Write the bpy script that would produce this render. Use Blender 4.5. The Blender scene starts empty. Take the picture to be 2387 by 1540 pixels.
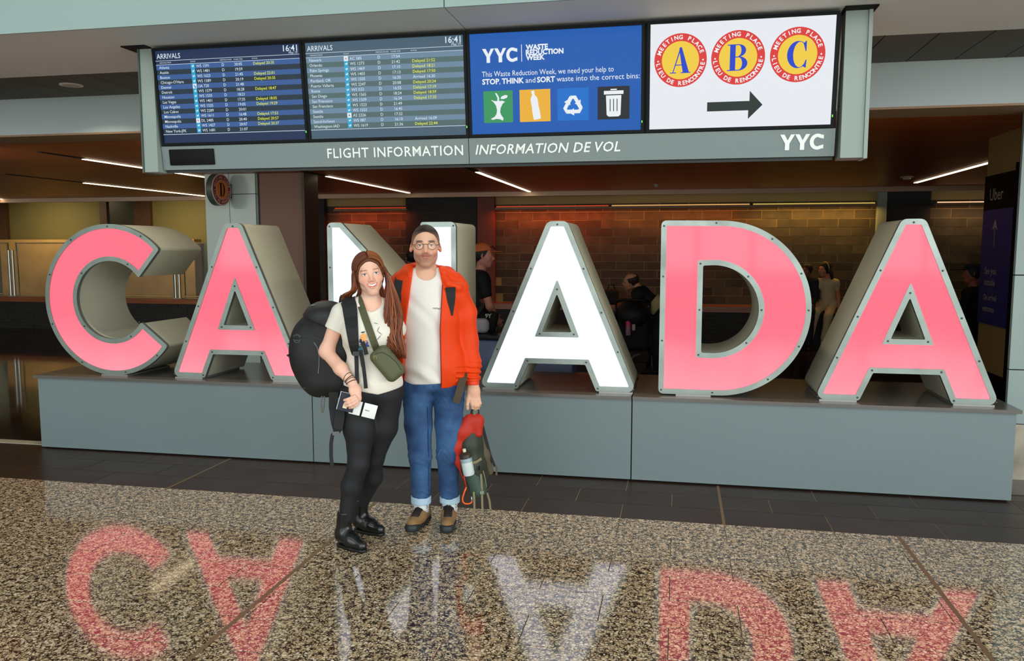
import bpy, bmesh, math, random
import numpy as np
from mathutils import Vector, Matrix, Euler
random.seed(7)
SC = bpy.context.scene
COL = SC.collection
PI = math.pi

# ------------------------------------------------------------------ camera, world, daylight, exposure
cam_data = bpy.data.cameras.new('camera')
cam_data.sensor_width = 36.0
cam_data.lens = 1900.0 / 2387.0 * 36.0
cam_data.clip_end = 200
cam = bpy.data.objects.new('camera', cam_data)
COL.objects.link(cam)
cam.location = (0, 0, 1.65)
cam.rotation_euler = (math.radians(90 - 5.8), 0, math.radians(11.5))
SC.camera = cam

world = bpy.data.worlds.new('world'); SC.world = world
world.use_nodes = True
world.node_tree.nodes['Background'].inputs[0].default_value = (0.75, 0.88, 1.0, 1)
world.node_tree.nodes['Background'].inputs[1].default_value = 0.35

def area_light(name, loc, rot, sx, sy, power, color):
    l = bpy.data.lights.new(name, 'AREA'); l.shape = 'RECTANGLE'; l.size = sx; l.size_y = sy
    l.energy = power; l.color = color
    o = bpy.data.objects.new(name, l); COL.objects.link(o)
    o.location = loc; o.rotation_euler = rot
    return o
# daylight that falls through the glazed front of the hall, far behind the camera
DAY = area_light('daylight_window', (-1.0, -11.5, 3.6), (math.radians(90), 0, 0), 26, 5.4, 2300, (0.95, 0.99, 1.0))
# side daylight added to brighten the right-facing letter sides
SIDE = area_light('added_side_daylight', (13.6, -3.5, 3.2), (math.radians(90), 0, math.radians(90)), 13, 4.6, 1500, (0.97, 0.99, 1.0))
SKY = area_light('unseen_skylight', (-1.0, -2.5, 6.3), (0, 0, 0), 20, 3.0, 420, (0.93, 0.98, 1.0))  # unseen skylight strip in the hall ceiling, kept to light the floor
SC.view_settings.view_transform = 'Standard'
SC.view_settings.look = 'None'
SC.view_settings.gamma = 1.0
SC.view_settings.use_curve_mapping = False
SC.view_settings.exposure = -0.08
SC.cycles.use_denoising = True
SC.cycles.max_bounces = 6

# ------------------------------------------------------------------ helpers
def srgb(r, g, b):
    f = lambda v: v / 12.92 if v <= 0.04045 else ((v + 0.055) / 1.055) ** 2.4
    return (f(r / 255.0), f(g / 255.0), f(b / 255.0), 1.0)

class NT:
    def __init__(s, m): s.t = m.node_tree; s.n = s.t.nodes; s.l = s.t.links
    def add(s, ty, **kw):
        n = s.n.new(ty)
        for k, v in kw.items():
            if k.startswith('i_'): n.inputs[k[2:].replace('_', ' ')].default_value = v
            else: setattr(n, k, v)
        return n
    def link(s, a, b): s.l.new(a, b)

MATS = {}
def mat(name, color, rough=0.6, metal=0.0, emit=None, estr=1.0, var=0.0, vscale=8.0, stretch=(1, 1, 1),
        bump=0.0, bscale=60.0, coat=0.0, spec=0.5, trans=0.0, ior=1.45, alpha=1.0, rvar=0.0, objrand=0.0, sheen=0.0, sss=0.0):
    if name in MATS: return MATS[name]
    m = bpy.data.materials.new(name); m.use_nodes = True; MATS[name] = m
    T = NT(m); p = T.n['Principled BSDF']
    p.inputs['Base Color'].default_value = color
    p.inputs['Roughness'].default_value = rough
    p.inputs['Metallic'].default_value = metal
    p.inputs['Coat Weight'].default_value = coat
    p.inputs['Coat Roughness'].default_value = 0.05
    p.inputs['Specular IOR Level'].default_value = spec
    p.inputs['Transmission Weight'].default_value = trans
    p.inputs['IOR'].default_value = ior
    p.inputs['Alpha'].default_value = alpha
    if sheen: p.inputs['Sheen Weight'].default_value = sheen
    if sss:
        p.inputs['Subsurface Weight'].default_value = sss
        p.inputs['Subsurface Radius'].default_value = (0.012, 0.004, 0.002)
        p.inputs['Subsurface Scale'].default_value = 1.0
    if emit is not None:
        p.inputs['Emission Color'].default_value = emit
        p.inputs['Emission Strength'].default_value = estr
    if var > 0 or bump > 0 or rvar > 0 or objrand > 0:
        tc = T.add('ShaderNodeTexCoord'); mp = T.add('ShaderNodeMapping')
        mp.inputs['Scale'].default_value = stretch
        T.link(tc.outputs['Object'], mp.inputs['Vector'])
        vec = mp.outputs[0]
        if objrand > 0:
            oi = T.add('ShaderNodeObjectInfo'); mul = T.add('ShaderNodeVectorMath', operation='MULTIPLY_ADD')
            T.link(oi.outputs['Random'], mul.inputs[0]); mul.inputs[1].default_value = (37, 53, 71); T.link(vec, mul.inputs[2])
            vec = mul.outputs[0]
        if var > 0:
            nz = T.add('ShaderNodeTexNoise'); nz.inputs['Scale'].default_value = vscale; nz.inputs['Detail'].default_value = 5
            T.link(vec, nz.inputs['Vector'])
            hs = T.add('ShaderNodeHueSaturation'); hs.inputs['Color'].default_value = color
            mr = T.add('ShaderNodeMapRange'); mr.inputs[1].default_value = 0.3; mr.inputs[2].default_value = 0.7
            mr.inputs[3].default_value = 1 - var; mr.inputs[4].default_value = 1 + var
            T.link(nz.outputs[0], mr.inputs[0])
            out = mr.outputs[0]
            if objrand > 0:
                m2 = T.add('ShaderNodeMapRange'); m2.inputs[3].default_value = 1 - objrand; m2.inputs[4].default_value = 1 + objrand
                T.link(oi.outputs['Random'], m2.inputs[0]); mm = T.add('ShaderNodeMath', operation='MULTIPLY')
                T.link(out, mm.inputs[0]); T.link(m2.outputs[0], mm.inputs[1]); out = mm.outputs[0]
            T.link(out, hs.inputs['Value']); T.link(hs.outputs[0], p.inputs['Base Color'])
        if rvar > 0:
            nr = T.add('ShaderNodeTexNoise'); nr.inputs['Scale'].default_value = vscale * 0.7; T.link(vec, nr.inputs['Vector'])
            r2 = T.add('ShaderNodeMapRange'); r2.inputs[1].default_value = 0.3; r2.inputs[2].default_value = 0.7
            r2.inputs[3].default_value = max(0.02, rough - rvar); r2.inputs[4].default_value = rough + rvar
            T.link(nr.outputs[0], r2.inputs[0]); T.link(r2.outputs[0], p.inputs['Roughness'])
        if bump > 0:
            nb = T.add('ShaderNodeTexNoise'); nb.inputs['Scale'].default_value = bscale; nb.inputs['Detail'].default_value = 3
            T.link(vec, nb.inputs['Vector'])
            bp = T.add('ShaderNodeBump'); bp.inputs['Strength'].default_value = bump; bp.inputs['Distance'].default_value = 0.004
            T.link(nb.outputs[0], bp.inputs['Height']); T.link(bp.outputs[0], p.inputs['Normal'])
    return m

def emat(name, color, strength=1.0, gloss=False):
    if name in MATS: return MATS[name]
    m = bpy.data.materials.new(name); m.use_nodes = True; MATS[name] = m
    T = NT(m); p = T.n['Principled BSDF']
    p.inputs['Base Color'].default_value = (0.01, 0.01, 0.01, 1)
    p.inputs['Roughness'].default_value = 0.35
    p.inputs['Specular IOR Level'].default_value = 0.12
    p.inputs['Emission Color'].default_value = color
    p.inputs['Emission Strength'].default_value = strength
    return m

def link(o, parent=None):
    COL.objects.link(o)
    if parent is not None:
        o.parent = parent
        o.matrix_parent_inverse = Matrix.Translation(-Vector(parent.get('_w', parent.location)))
    return o

def mesh_data(name, verts, faces, m=None, smooth=False):
    me = bpy.data.meshes.new(name)
    me.from_pydata([tuple(v) for v in verts], [], [tuple(f) for f in faces])
    if m is not None: me.materials.append(m)
    if smooth:
        me.polygons.foreach_set('use_smooth', [True] * len(me.polygons))
    me.update()
    return me

def obj(name, verts, faces, m, parent=None, smooth=False, loc=None):
    o = bpy.data.objects.new(name, mesh_data(name, verts, faces, m, smooth))
    if loc is not None: o.location = loc
    return link(o, parent)

def tag(o, label=None, cat=None, group=None, kind=None):
    if label: o['label'] = label
    if cat: o['category'] = cat
    if group: o['group'] = group
    if kind: o['kind'] = kind
    return o

def thing(name, label, cat, loc, group=None):
    o = bpy.data.objects.new(name, None); o.empty_display_size = 0.1
    o.location = loc; COL.objects.link(o)
    return tag(o, label, cat, group)

class MB:
    """collects geometry for ONE mesh object (world coordinates)"""
    def __init__(s): s.v = []; s.f = []
    def add(s, v, f):
        k = len(s.v); s.v += [tuple(x) for x in v]; s.f += [tuple(i + k for i in q) for q in f]; return s
    def box(s, x0, x1, y0, y1, z0, z1):
        v = [(x, y, z) for z in (z0, z1) for y in (y0, y1) for x in (x0, x1)]
        return s.add(v, [(0, 2, 3, 1), (4, 5, 7, 6), (0, 1, 5, 4), (2, 6, 7, 3), (0, 4, 6, 2), (1, 3, 7, 5)])
    def obox(s, c, ax, ay, az):
        c = Vector(c); ax, ay, az = Vector(ax), Vector(ay), Vector(az)
        v = [c + ax * i + ay * j + az * k for k in (-1, 1) for j in (-1, 1) for i in (-1, 1)]
        return s.add(v, [(0, 2, 3, 1), (4, 5, 7, 6), (0, 1, 5, 4), (2, 6, 7, 3), (0, 4, 6, 2), (1, 3, 7, 5)])
    def tube(s, pts, r, n=8, flat=None, cap=True, up=(0, 0, 1)):
        """tube along pts, r scalar or list; flat=(wfactor,hfactor) for ribbons"""
        pts = [Vector(p) for p in pts]; N = len(pts)
        rs = r if isinstance(r, (list, tuple)) else [r] * N
        fx, fy = flat if flat else (1, 1)
        V = []; prev = None
        for i, p in enumerate(pts):
            t = (pts[min(i + 1, N - 1)] - pts[max(i - 1, 0)])
            if t.length < 1e-9: t = Vector((0, 0, 1))
            t.normalize()
            if prev is None:
                u = Vector(up)
                a = u - t * u.dot(t)
                if a.length < 1e-3: a = Vector((1, 0, 0)) - t * t.x
            else: a = prev - t * prev.dot(t)
            a.normalize(); b = t.cross(a); prev = a
            for k in range(n):
                th = 2 * PI * (k + 0.5) / n
                V.append(p + a * (math.cos(th) * rs[i] * fx) + b * (math.sin(th) * rs[i] * fy))
        F = [(i * n + k, i * n + (k + 1) % n, (i + 1) * n + (k + 1) % n, (i + 1) * n + k) for i in range(N - 1) for k in range(n)]
        if cap: F += [tuple(range(n - 1, -1, -1)), tuple((N - 1) * n + k for k in range(n))]
        return s.add(V, F)
    def lathe(s, prof, c, axis=(0, 0, 1), n=20):
        """prof: list of (r, h) along axis from c"""
        c = Vector(c); w = Vector(axis).normalized()
        u = w.orthogonal().normalized(); v = w.cross(u)
        V = []; 
        for r, h in prof:
            for k in range(n):
                th = 2 * PI * k / n
                V.append(c + w * h + u * (math.cos(th) * r) + v * (math.sin(th) * r))
        N = len(prof)
        F = [(i * n + k, i * n + (k + 1) % n, (i + 1) * n + (k + 1) % n, (i + 1) * n + k) for i in range(N - 1) for k in range(n)]
        F += [tuple(range(n - 1, -1, -1)), tuple((N - 1) * n + k for k in range(n))]
        return s.add(V, F)
    def build(s, name, m, parent=None, smooth=False):
        return obj(name, s.v, s.f, m, parent, smooth)

def shade_auto(o, ang=40):
    me = o.data
    me.polygons.foreach_set('use_smooth', [True] * len(me.polygons))
    me.set_sharp_from_angle(angle=math.radians(ang))
    return o

def bevel(o, w, seg=2, ang=30):
    bm = bmesh.new(); bm.from_mesh(o.data)
    es = [e for e in bm.edges if len(e.link_faces) == 2 and e.calc_face_angle(0) > math.radians(ang)]
    bmesh.ops.bevel(bm, geom=es, offset=w, segments=seg, profile=0.5, affect='EDGES', clamp_overlap=True)
    bm.to_mesh(o.data); bm.free()
    return shade_auto(o)

# ---- 2-D polygon tools
def fillet(poly, radii, seg=6):
    out = []; n = len(poly)
    for i, p in enumerate(poly):
        r = radii[i] if isinstance(radii, (list, tuple)) else radii
        if r <= 0: out.append(tuple(p)); continue
        p = Vector(p); a = Vector(poly[i - 1]) - p; b = Vector(poly[(i + 1) % n]) - p
        la, lb = a.length, b.length; a.normalize(); b.normalize()
        ang = a.angle(b); 
        if ang > PI - 0.02: out.append(tuple(p)); continue
        d = min(r / math.tan(ang / 2), la * 0.45, lb * 0.45); rr = d * math.tan(ang / 2)
        c = p + (a + b).normalized() * (rr / math.sin(ang / 2))
        p0 = p + a * d; p1 = p + b * d
        t0 = math.atan2(p0.y - c.y, p0.x - c.x); t1 = math.atan2(p1.y - c.y, p1.x - c.x)
        dt = (t1 - t0 + PI) % (2 * PI) - PI
        for k in range(seg + 1):
            t = t0 + dt * k / seg; out.append((c.x + rr * math.cos(t), c.y + rr * math.sin(t)))
    return out

def offset(poly, d):
    """move every edge of a counter-clockwise polygon inwards by d (mitred)"""
    n = len(poly); out = []
    for i in range(n):
        p0, p1, p2 = Vector(poly[i - 1]), Vector(poly[i]), Vector(poly[(i + 1) % n])
        e1 = (p1 - p0).normalized(); e2 = (p2 - p1).normalized()
        n1 = Vector((-e1.y, e1.x)); n2 = Vector((-e2.y, e2.x))
        m = n1 + n2
        k = d / max(0.25, (1 + n1.dot(n2)))
        out.append(tuple(p1 + m * k))
    return out

def ring_prism(outer, holes, to3, d0, d1, name, m, parent=None, caps=True):
    """solid between depth d0 (front) and d1 (back); to3(x, z, depth) -> world"""
    from mathutils.geometry import tessellate_polygon
    loops = [outer] + list(holes)
    flat = [p for lp in loops for p in lp]; n = len(flat)
    tri = [tuple(t) for t in tessellate_polygon([[Vector((x, z, 0)) for x, z in lp] for lp in loops])]
    V = [to3(x, z, d0) for x, z in flat]; F = list(tri)
    if d1 is not None:
        V += [to3(x, z, d1) for x, z in flat]; F += [tuple(i + n for i in t[::-1]) for t in tri]
        k = 0
        for lp in loops:
            c = len(lp)
            F += [(k + i, k + (i + 1) % c, n + k + (i + 1) % c, n + k + i) for i in range(c)]
            k += c
    bm = bmesh.new(); vs = [bm.verts.new(v) for v in V]
    for f in F:
        try: bm.faces.new([vs[i] for i in f])
        except ValueError: pass
    bmesh.ops.recalc_face_normals(bm, faces=bm.faces[:])
    me = bpy.data.meshes.new(name); bm.to_mesh(me); bm.free()
    me.materials.append(m)
    return link(bpy.data.objects.new(name, me), parent)

# ---- text
def text_geo(s, size, align='LEFT', bold=0.0, shear=0.0, spacing=1.0):
    """vertices (x, y) and faces of a line of text, baseline at y = 0"""
    cu = bpy.data.curves.new('t', 'FONT'); cu.body = s; cu.size = size; cu.resolution_u = 2
    cu.offset = bold; cu.shear = shear; cu.space_character = spacing
    ob = bpy.data.objects.new('t', cu)
    me = ob.to_mesh()
    v = [(p.co.x, p.co.y) for p in me.vertices]; f = [tuple(q.vertices) for q in me.polygons]
    ob.to_mesh_clear(); bpy.data.objects.remove(ob); bpy.data.curves.remove(cu)
    if v:
        x0 = min(p[0] for p in v); x1 = max(p[0] for p in v)
        dx = {'LEFT': -x0, 'CENTER': -(x0 + x1) / 2, 'RIGHT': -x1}[align]
        v = [(x + dx, y) for x, y in v]
    return v, f

def text_fit(s, width, height=None, **kw):
    """text scaled so that it is width wide and (optionally) its capitals height tall"""
    v, f = text_geo(s, 1.0, **kw)
    w = max(p[0] for p in v) - min(p[0] for p in v)
    sx = width / w
    sy = sx if height is None else height / 0.73
    return [(x * sx, y * sy) for x, y in v], f
# ------------------------------------------------------------------ structure
def S(o, label=None):
    o['kind'] = 'structure'
    if label: o['label'] = label
    return o

def granite_mat():
    m = bpy.data.materials.new('granite'); m.use_nodes = True
    T = NT(m); p = T.n['Principled BSDF']
    g = T.add('ShaderNodeNewGeometry'); oi = T.add('ShaderNodeObjectInfo')
    ma = T.add('ShaderNodeVectorMath', operation='MULTIPLY_ADD'); ma.inputs[1].default_value = (31, 47, 0)
    T.link(oi.outputs['Random'], ma.inputs[0]); T.link(g.outputs['Position'], ma.inputs[2])
    nz = T.add('ShaderNodeTexNoise'); nz.inputs['Scale'].default_value = 60; nz.inputs['Detail'].default_value = 2
    T.link(ma.outputs[0], nz.inputs['Vector'])
    mix = T.add('ShaderNodeVectorMath', operation='MULTIPLY_ADD'); mix.inputs[1].default_value = (0.022, 0.022, 0)
    T.link(nz.outputs['Color'], mix.inputs[0]); T.link(ma.outputs[0], mix.inputs[2])
    vo = T.add('ShaderNodeTexVoronoi', feature='DISTANCE_TO_EDGE'); vo.inputs['Scale'].default_value = 66
    T.link(mix.outputs[0], vo.inputs['Vector'])
    vc = T.add('ShaderNodeTexVoronoi', feature='F1'); vc.inputs['Scale'].default_value = 66
    T.link(mix.outputs[0], vc.inputs['Vector'])
    n2 = T.add('ShaderNodeTexNoise'); n2.inputs['Scale'].default_value = 34; n2.inputs['Detail'].default_value = 4
    T.link(ma.outputs[0], n2.inputs['Vector'])
    # dark mica lies between the feldspar grains, wider where the noise says so
    wid = T.add('ShaderNodeMapRange'); wid.inputs[1].default_value = 0.36; wid.inputs[2].default_value = 0.66
    wid.inputs[3].default_value = -0.01; wid.inputs[4].default_value = 0.185
    T.link(n2.outputs[0], wid.inputs[0])
    sub = T.add('ShaderNodeMath', operation='SUBTRACT'); T.link(vo.outputs['Distance'], sub.inputs[0]); T.link(wid.outputs[0], sub.inputs[1])
    r1 = T.add('ShaderNodeMapRange'); r1.inputs[1].default_value = -0.05; r1.inputs[2].default_value = 0.13; T.link(sub.outputs[0], r1.inputs[0])
    sep = T.add('ShaderNodeSeparateColor'); T.link(vc.outputs['Color'], sep.inputs[0])
    ramp = T.add('ShaderNodeValToRGB'); e = ramp.color_ramp.elements
    e[0].position = 0.0; e[0].color = srgb(188, 160, 124); e[1].position = 1.0; e[1].color = srgb(238, 218, 188)
    x = ramp.color_ramp.elements.new(0.5); x.color = srgb(216, 190, 150)
    T.link(sep.outputs[0], ramp.inputs[0])
    mx = T.add('ShaderNodeMix', data_type='RGBA'); mx.inputs[6].default_value = srgb(50, 38, 31)
    T.link(r1.outputs[0], mx.inputs[0]); T.link(ramp.outputs[0], mx.inputs[7])
    T.link(mx.outputs[2], p.inputs['Base Color'])
    p.inputs['Roughness'].default_value = 0.075; p.inputs['IOR'].default_value = 1.95
    return m

def wood_mat(name, c0, c1, scale=(0.6, 6, 6), rough=0.35, spec=0.5):
    m = bpy.data.materials.new(name); m.use_nodes = True
    T = NT(m); p = T.n['Principled BSDF']
    g = T.add('ShaderNodeNewGeometry'); mp = T.add('ShaderNodeMapping'); mp.inputs['Scale'].default_value = scale
    T.link(g.outputs['Position'], mp.inputs[0])
    nz = T.add('ShaderNodeTexNoise'); nz.inputs['Scale'].default_value = 2.2; nz.inputs['Detail'].default_value = 6; nz.inputs['Distortion'].default_value = 0.6
    T.link(mp.outputs[0], nz.inputs['Vector'])
    ramp = T.add('ShaderNodeValToRGB'); e = ramp.color_ramp.elements
    e[0].position = 0.32; e[0].color = c0; e[1].position = 0.7; e[1].color = c1
    T.link(nz.outputs[0], ramp.inputs[0]); T.link(ramp.outputs[0], p.inputs['Base Color'])
    p.inputs['Roughness'].default_value = rough; p.inputs['Specular IOR Level'].default_value = spec
    return m

GRAN = granite_mat()
DTILE = mat('dark_tile', srgb(50, 35, 26), rough=0.34, spec=0.35, var=0.12, vscale=3, objrand=0.10, rvar=0.05)
POLISH = mat('polished_dark_stone', srgb(48, 36, 28), rough=0.06, var=0.1, vscale=1.5, ior=1.8)
GROUT = mat('grout', srgb(96, 80, 62), rough=0.8)
BRASS = mat('bronze_joint', srgb(120, 98, 70), rough=0.45, metal=0.3)
FASC = mat('fascia_paint', srgb(142, 164, 160), rough=0.6, var=0.02, vscale=1.0)
PAINT = mat('grey_paint', srgb(188, 200, 196), rough=0.6, var=0.02, vscale=1.0)
SOFFIT = mat('soffit_paint', srgb(208, 216, 216), rough=0.6)
OLIVE = mat('olive_wall', srgb(132, 120, 74), rough=0.7, var=0.05, vscale=1)
TAN = mat('tan_paint', srgb(150, 120, 92), rough=0.6)
WOODC = wood_mat('ceiling_wood', srgb(166, 72, 26), srgb(204, 104, 44), scale=(0.35, 3.5, 1), rough=0.38)
WOODL = wood_mat('ledge_wood', srgb(128, 66, 34), srgb(165, 92, 50), scale=(0.5, 8, 8), rough=0.3)
DSLOT = mat('dark_slot', srgb(20, 14, 10), rough=0.8)
CEILT = mat('dark_ceiling_panel', srgb(86, 84, 78), rough=0.75, objrand=0.05, var=0.03, vscale=4)
SLATE = mat('slate_brick', srgb(74, 66, 50), rough=0.75, var=0.30, vscale=5, objrand=0.35, bump=0.5, bscale=14)
MORTAR = mat('mortar', srgb(168, 146, 92), rough=0.9)
DSLATE = mat('dark_slate', srgb(44, 40, 35), rough=0.65, var=0.3, vscale=4, stretch=(1, 1, 8), bump=0.5, bscale=20)
CLAD = mat('clad_panel', srgb(172, 186, 180), rough=0.4, var=0.03, vscale=1.2)
BROWN = mat('brown_wall', srgb(112, 82, 66), rough=0.6)
DBROWN = mat('dark_brown_frame', srgb(58, 38, 26), rough=0.5)
BLACKM = mat('black_matte', srgb(16, 16, 16), rough=0.6, spec=0.15)

# ---- floor: base slab, granite tiles, dark tiles, polished floor behind
floor = S(MB().box(-17, 14, -12, 20, -0.25, -0.004).build('floor', GROUT))
TX, TY = 0.62, 0.2835
def tile_mesh(name, w, d, m):
    b = 0.0012
    v = [(-w/2, -d/2, -0.02), (w/2, -d/2, -0.02), (w/2, d/2, -0.02), (-w/2, d/2, -0.02),
         (-w/2, -d/2, -b), (w/2, -d/2, -b), (w/2, d/2, -b), (-w/2, d/2, -b),
         (-w/2+b, -d/2+b, 0), (w/2-b, -d/2+b, 0), (w/2-b, d/2-b, 0), (-w/2+b, d/2-b, 0)]
    f = [(8, 9, 10, 11), (4, 5, 9, 8), (5, 6, 10, 9), (6, 7, 11, 10), (7, 4, 8, 11), (0, 1, 5, 4), (1, 2, 6, 5), (2, 3, 7, 6), (3, 0, 4, 7)]
    return mesh_data(name, v, f, m)
gm = tile_mesh('granite_tile', TX - 0.0035, TY - 0.0035, GRAN)
rest = MB()
NG = 0
for r in range(20):
    yc = 4.90 - TY * (r + 0.5)
    offx = 0.30 if r % 2 == 0 else 0.30 - TX / 2
    for k in range(-11, 7):
        xc = offx + TX * (k + 0.5)
        # inside what the photograph sees (with a margin), the tiles are objects of their own
        if yc > 1.9 and -0.98 * yc - 1.0 < xc < 0.52 * yc + 0.35 and NG < 200:
            o = bpy.data.objects.new('granite_tile', gm); o.location = (xc, yc, 0); link(o, floor); NG += 1
        else:
            rest.box(xc - TX/2 + .002, xc + TX/2 - .002, yc - TY/2 + .002, yc + TY/2 - .002, -0.02, 0)
rest.box(-17, 0.30 - 11.5 * TX, -12, 4.9, -0.02, 0); rest.box(0.30 + 7 * TX, 14, -12, 4.9, -0.02, 0)
rest.box(0.3 - 11.5 * TX + .002, 0.3 + 7 * TX - .002, -12, 4.90 - 20 * TY - .002, -0.02, 0)
o = rest.build('granite_paving', GRAN, floor); o['kind'] = 'stuff'
# bronze movement joints
for x, y0, y1 in ((-1.90, 0.5, 4.9), (1.27, 0.5, 4.9)):
    MB().box(x - 0.011, x + 0.011, y0, y1, -0.01, 0.0012).build('joint_strip', BRASS, floor)
dm = tile_mesh('dark_tile', TX - 0.004, TY - 0.004, DTILE)
for r in range(3):
    yc = 4.90 + TY * (r + 0.5)
    offx = 0.30 if r % 2 == 0 else 0.30 - TX / 2
    for k in range(-12, 6):
        xc = offx + TX * (k + 0.5)
        o = bpy.data.objects.new('dark_tile', dm); o.location = (xc, yc, 0); link(o, floor)
MB().box(-8, 5, 4.901, 5.76, -0.02, -0.0022).build('tile_grout', mat('pale_grout', srgb(150, 126, 96), rough=0.7), floor)
for x in (-3.42, 0.30): MB().box(x - 0.009, x + 0.009, 4.9, 5.71, -0.01, 0.0012).build('joint_strip', BRASS, floor)
MB().box(-17, 14, 4.9 + 3 * TY, 5.86, -0.02, 0).build('tile_border', DTILE, floor)
MB().box(-17, -5.14, 5.80, 5.90, -0.02, 0.004).build('threshold_strip', mat('pale_threshold', srgb(190, 178, 150), rough=0.4), floor)
MB().box(-17, 14, 5.90, 20, -0.02, 0).build('polished_floor', POLISH, floor)
MB().box(-17, 0.3 - 12 * TX, 4.9, 5.76, -0.02, 0).build('tile_border', DTILE, floor)
MB().box(0.3 + 6 * TX, 14, 4.9, 5.76, -0.02, 0).build('tile_border', DTILE, floor)

# ---- tall hall in front: ceiling, side walls, glazed front with mullions
hc = MB()
hc.box(-17, 14, -12, -4.2, 6.4, 6.6); hc.box(-17, 14, -0.8, 4.13, 6.4, 6.6); hc.box(-17, -11.2, -4.2, -0.8, 6.4, 6.6); hc.box(9.2, 14, -4.2, -0.8, 6.4, 6.6)
S(hc.build('ceiling', PAINT))
S(MB().box(-17.2, -17, -12, 20, -0.2, 6.6).build('wall_left', PAINT))
S(MB().box(14, 14.2, -12, 20, -0.2, 6.6).build('wall_right', PAINT))
win = S(MB().box(-17, 14, -12.2, -12.0, 0, 0.25).build('window_1', mat('mullion', srgb(70, 74, 76), rough=0.4, metal=0.5)))
for i in range(19):
    x = -14 + i * 1.45
    MB().box(x - .05, x + .05, -11.45, -11.30, 0.2, 6.4).build('mullion', MATS['mullion'], win)
for z in (1.0, 3.4, 5.2): MB().box(-14.2, 12.2, -11.45, -11.32, z - .04, z + .04).build('transom', MATS['mullion'], win)
side_frame = S(MB().box(13.5, 13.7, -10.2, 3.2, .7, .85).build('added_side_frame', MATS['mullion']))  # unseen mullion frame, added to give the side light a window
for i in range(9): MB().box(13.45, 13.55, -10.1 + i * 1.64, -10.0 + i * 1.64, .8, 5.6).build('mullion', MATS['mullion'], side_frame)
# bulkhead over the display: fascia towards the hall and its soffit, in two lengths with a joint between
JX = -1.19
S(MB().box(-17, JX - .003, 4.122, 4.134, 2.862, 6.5).build('wall_bulkhead', FASC))
S(MB().box(JX + .003, 14, 4.122, 4.134, 2.862, 6.5).build('wall_bulkhead', FASC))
S(MB().box(-17, JX - .003, 4.135, 5.16, 2.862, 2.95).build('ceiling_soffit', SOFFIT))
S(MB().box(JX + .003, 14, 4.135, 5.16, 2.862, 2.95).build('ceiling_soffit', SOFFIT))
# dark panel ceiling strip
cs = S(MB().box(-12, 9, 5.16, 6.2, 2.93, 3.0).build('ceiling_recess', DSLOT))
pm = mesh_data('ceiling_panel', *(lambda b: (b.v, b.f))(MB().box(-.146, .146, -.46, .46, 0, .03)), CEILT)
for k in range(-27, 22):
    o = bpy.data.objects.new('ceiling_panel', pm); o.location = (0.12 + k * 0.30, 5.63, 2.895); link(o, cs)
# second fascia and the tan return below it
S(MB().box(-17, 14, 6.06, 6.16, 2.60, 3.0).build('trim_1', mat('fascia_two', srgb(168, 180, 180), rough=0.6)))
S(MB().box(-17, 14, 6.06, 6.46, 2.585, 2.60).build('trim_2', TAN))
# timber ceiling with its end trim, and the upper wall behind
S(MB().box(-17, 7, 6.46, 14.2, 2.62, 2.75).build('ceiling_timber', WOODC))
S(MB().box(-17, 7, 14.12, 14.22, 2.545, 2.63).build('trim_3', mat('pale_wood_trim', srgb(246, 212, 178), rough=0.45)))
S(MB().box(7, 7.2, 6.46, 20, 0, 3.4).build('wall_service', DBROWN))
S(MB().box(-17, 14, 14.2, 20, 3.2, 3.4).build('ceiling_back', DSLOT))

# ---- slate brick wall at the back
WB = 14.70
wall = S(MB().box(-7.6, 7, WB + .032, WB + .3, 0.0, 3.2).build('wall_back', MORTAR))
bw, bh = 0.50, 0.148
bmesh_b = []
for q in range(5):
    rr = random.Random(q); b = MB().box(-bw/2 + .005, bw/2 - .005, -.004 - .006 * rr.random(), .05, -bh/2 + .0045, bh/2 - .0045)
    o_ = mesh_data('slate_brick', b.v, b.f, SLATE); bmesh_b.append(o_)
nb = 0
for r in range(12):
    z = 0.66 + bh * (r + 0.5)
    x = -7.4 + (0.25 if r % 2 else 0) + random.uniform(-.06, .06)
    while x < 6.8:
        hidden = z < 1.75 and -3.4 > x > -7.2 and r < 3
        if not hidden and not (x < -6.2 and z < 1.6) and nb < 298 and x < 5.6:
            o = bpy.data.objects.new('slate_brick', random.choice(bmesh_b)); o.location = (x, WB + .03, z); link(o, wall); nb += 1
        x += bw
# dark piers and the pale conduit on the wall
S(MB().box(-3.62, -3.30, WB - .10, WB, 0, 2.6).build('wall_pier', mat('red_pier', srgb(120, 62, 44), rough=0.6)))
S(MB().box(-5.0, -3.64, WB - .06, WB, 1.75, 2.6).build('wall_pier', DSLATE))
S(MB().box(-7.3, -6.60, WB - .12, WB, 0, 2.6).build('wall_pier', DSLATE))
S(MB().box(3.22, 3.36, WB - .12, WB, 0, 3.0).build('trim_4', mat('pale_green_trim', srgb(150, 160, 138), rough=0.5)))
S(MB().box(3.36, 4.05, WB - .05, WB, 0.6, 2.6).build('wall_pier', DSLATE))
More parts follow.
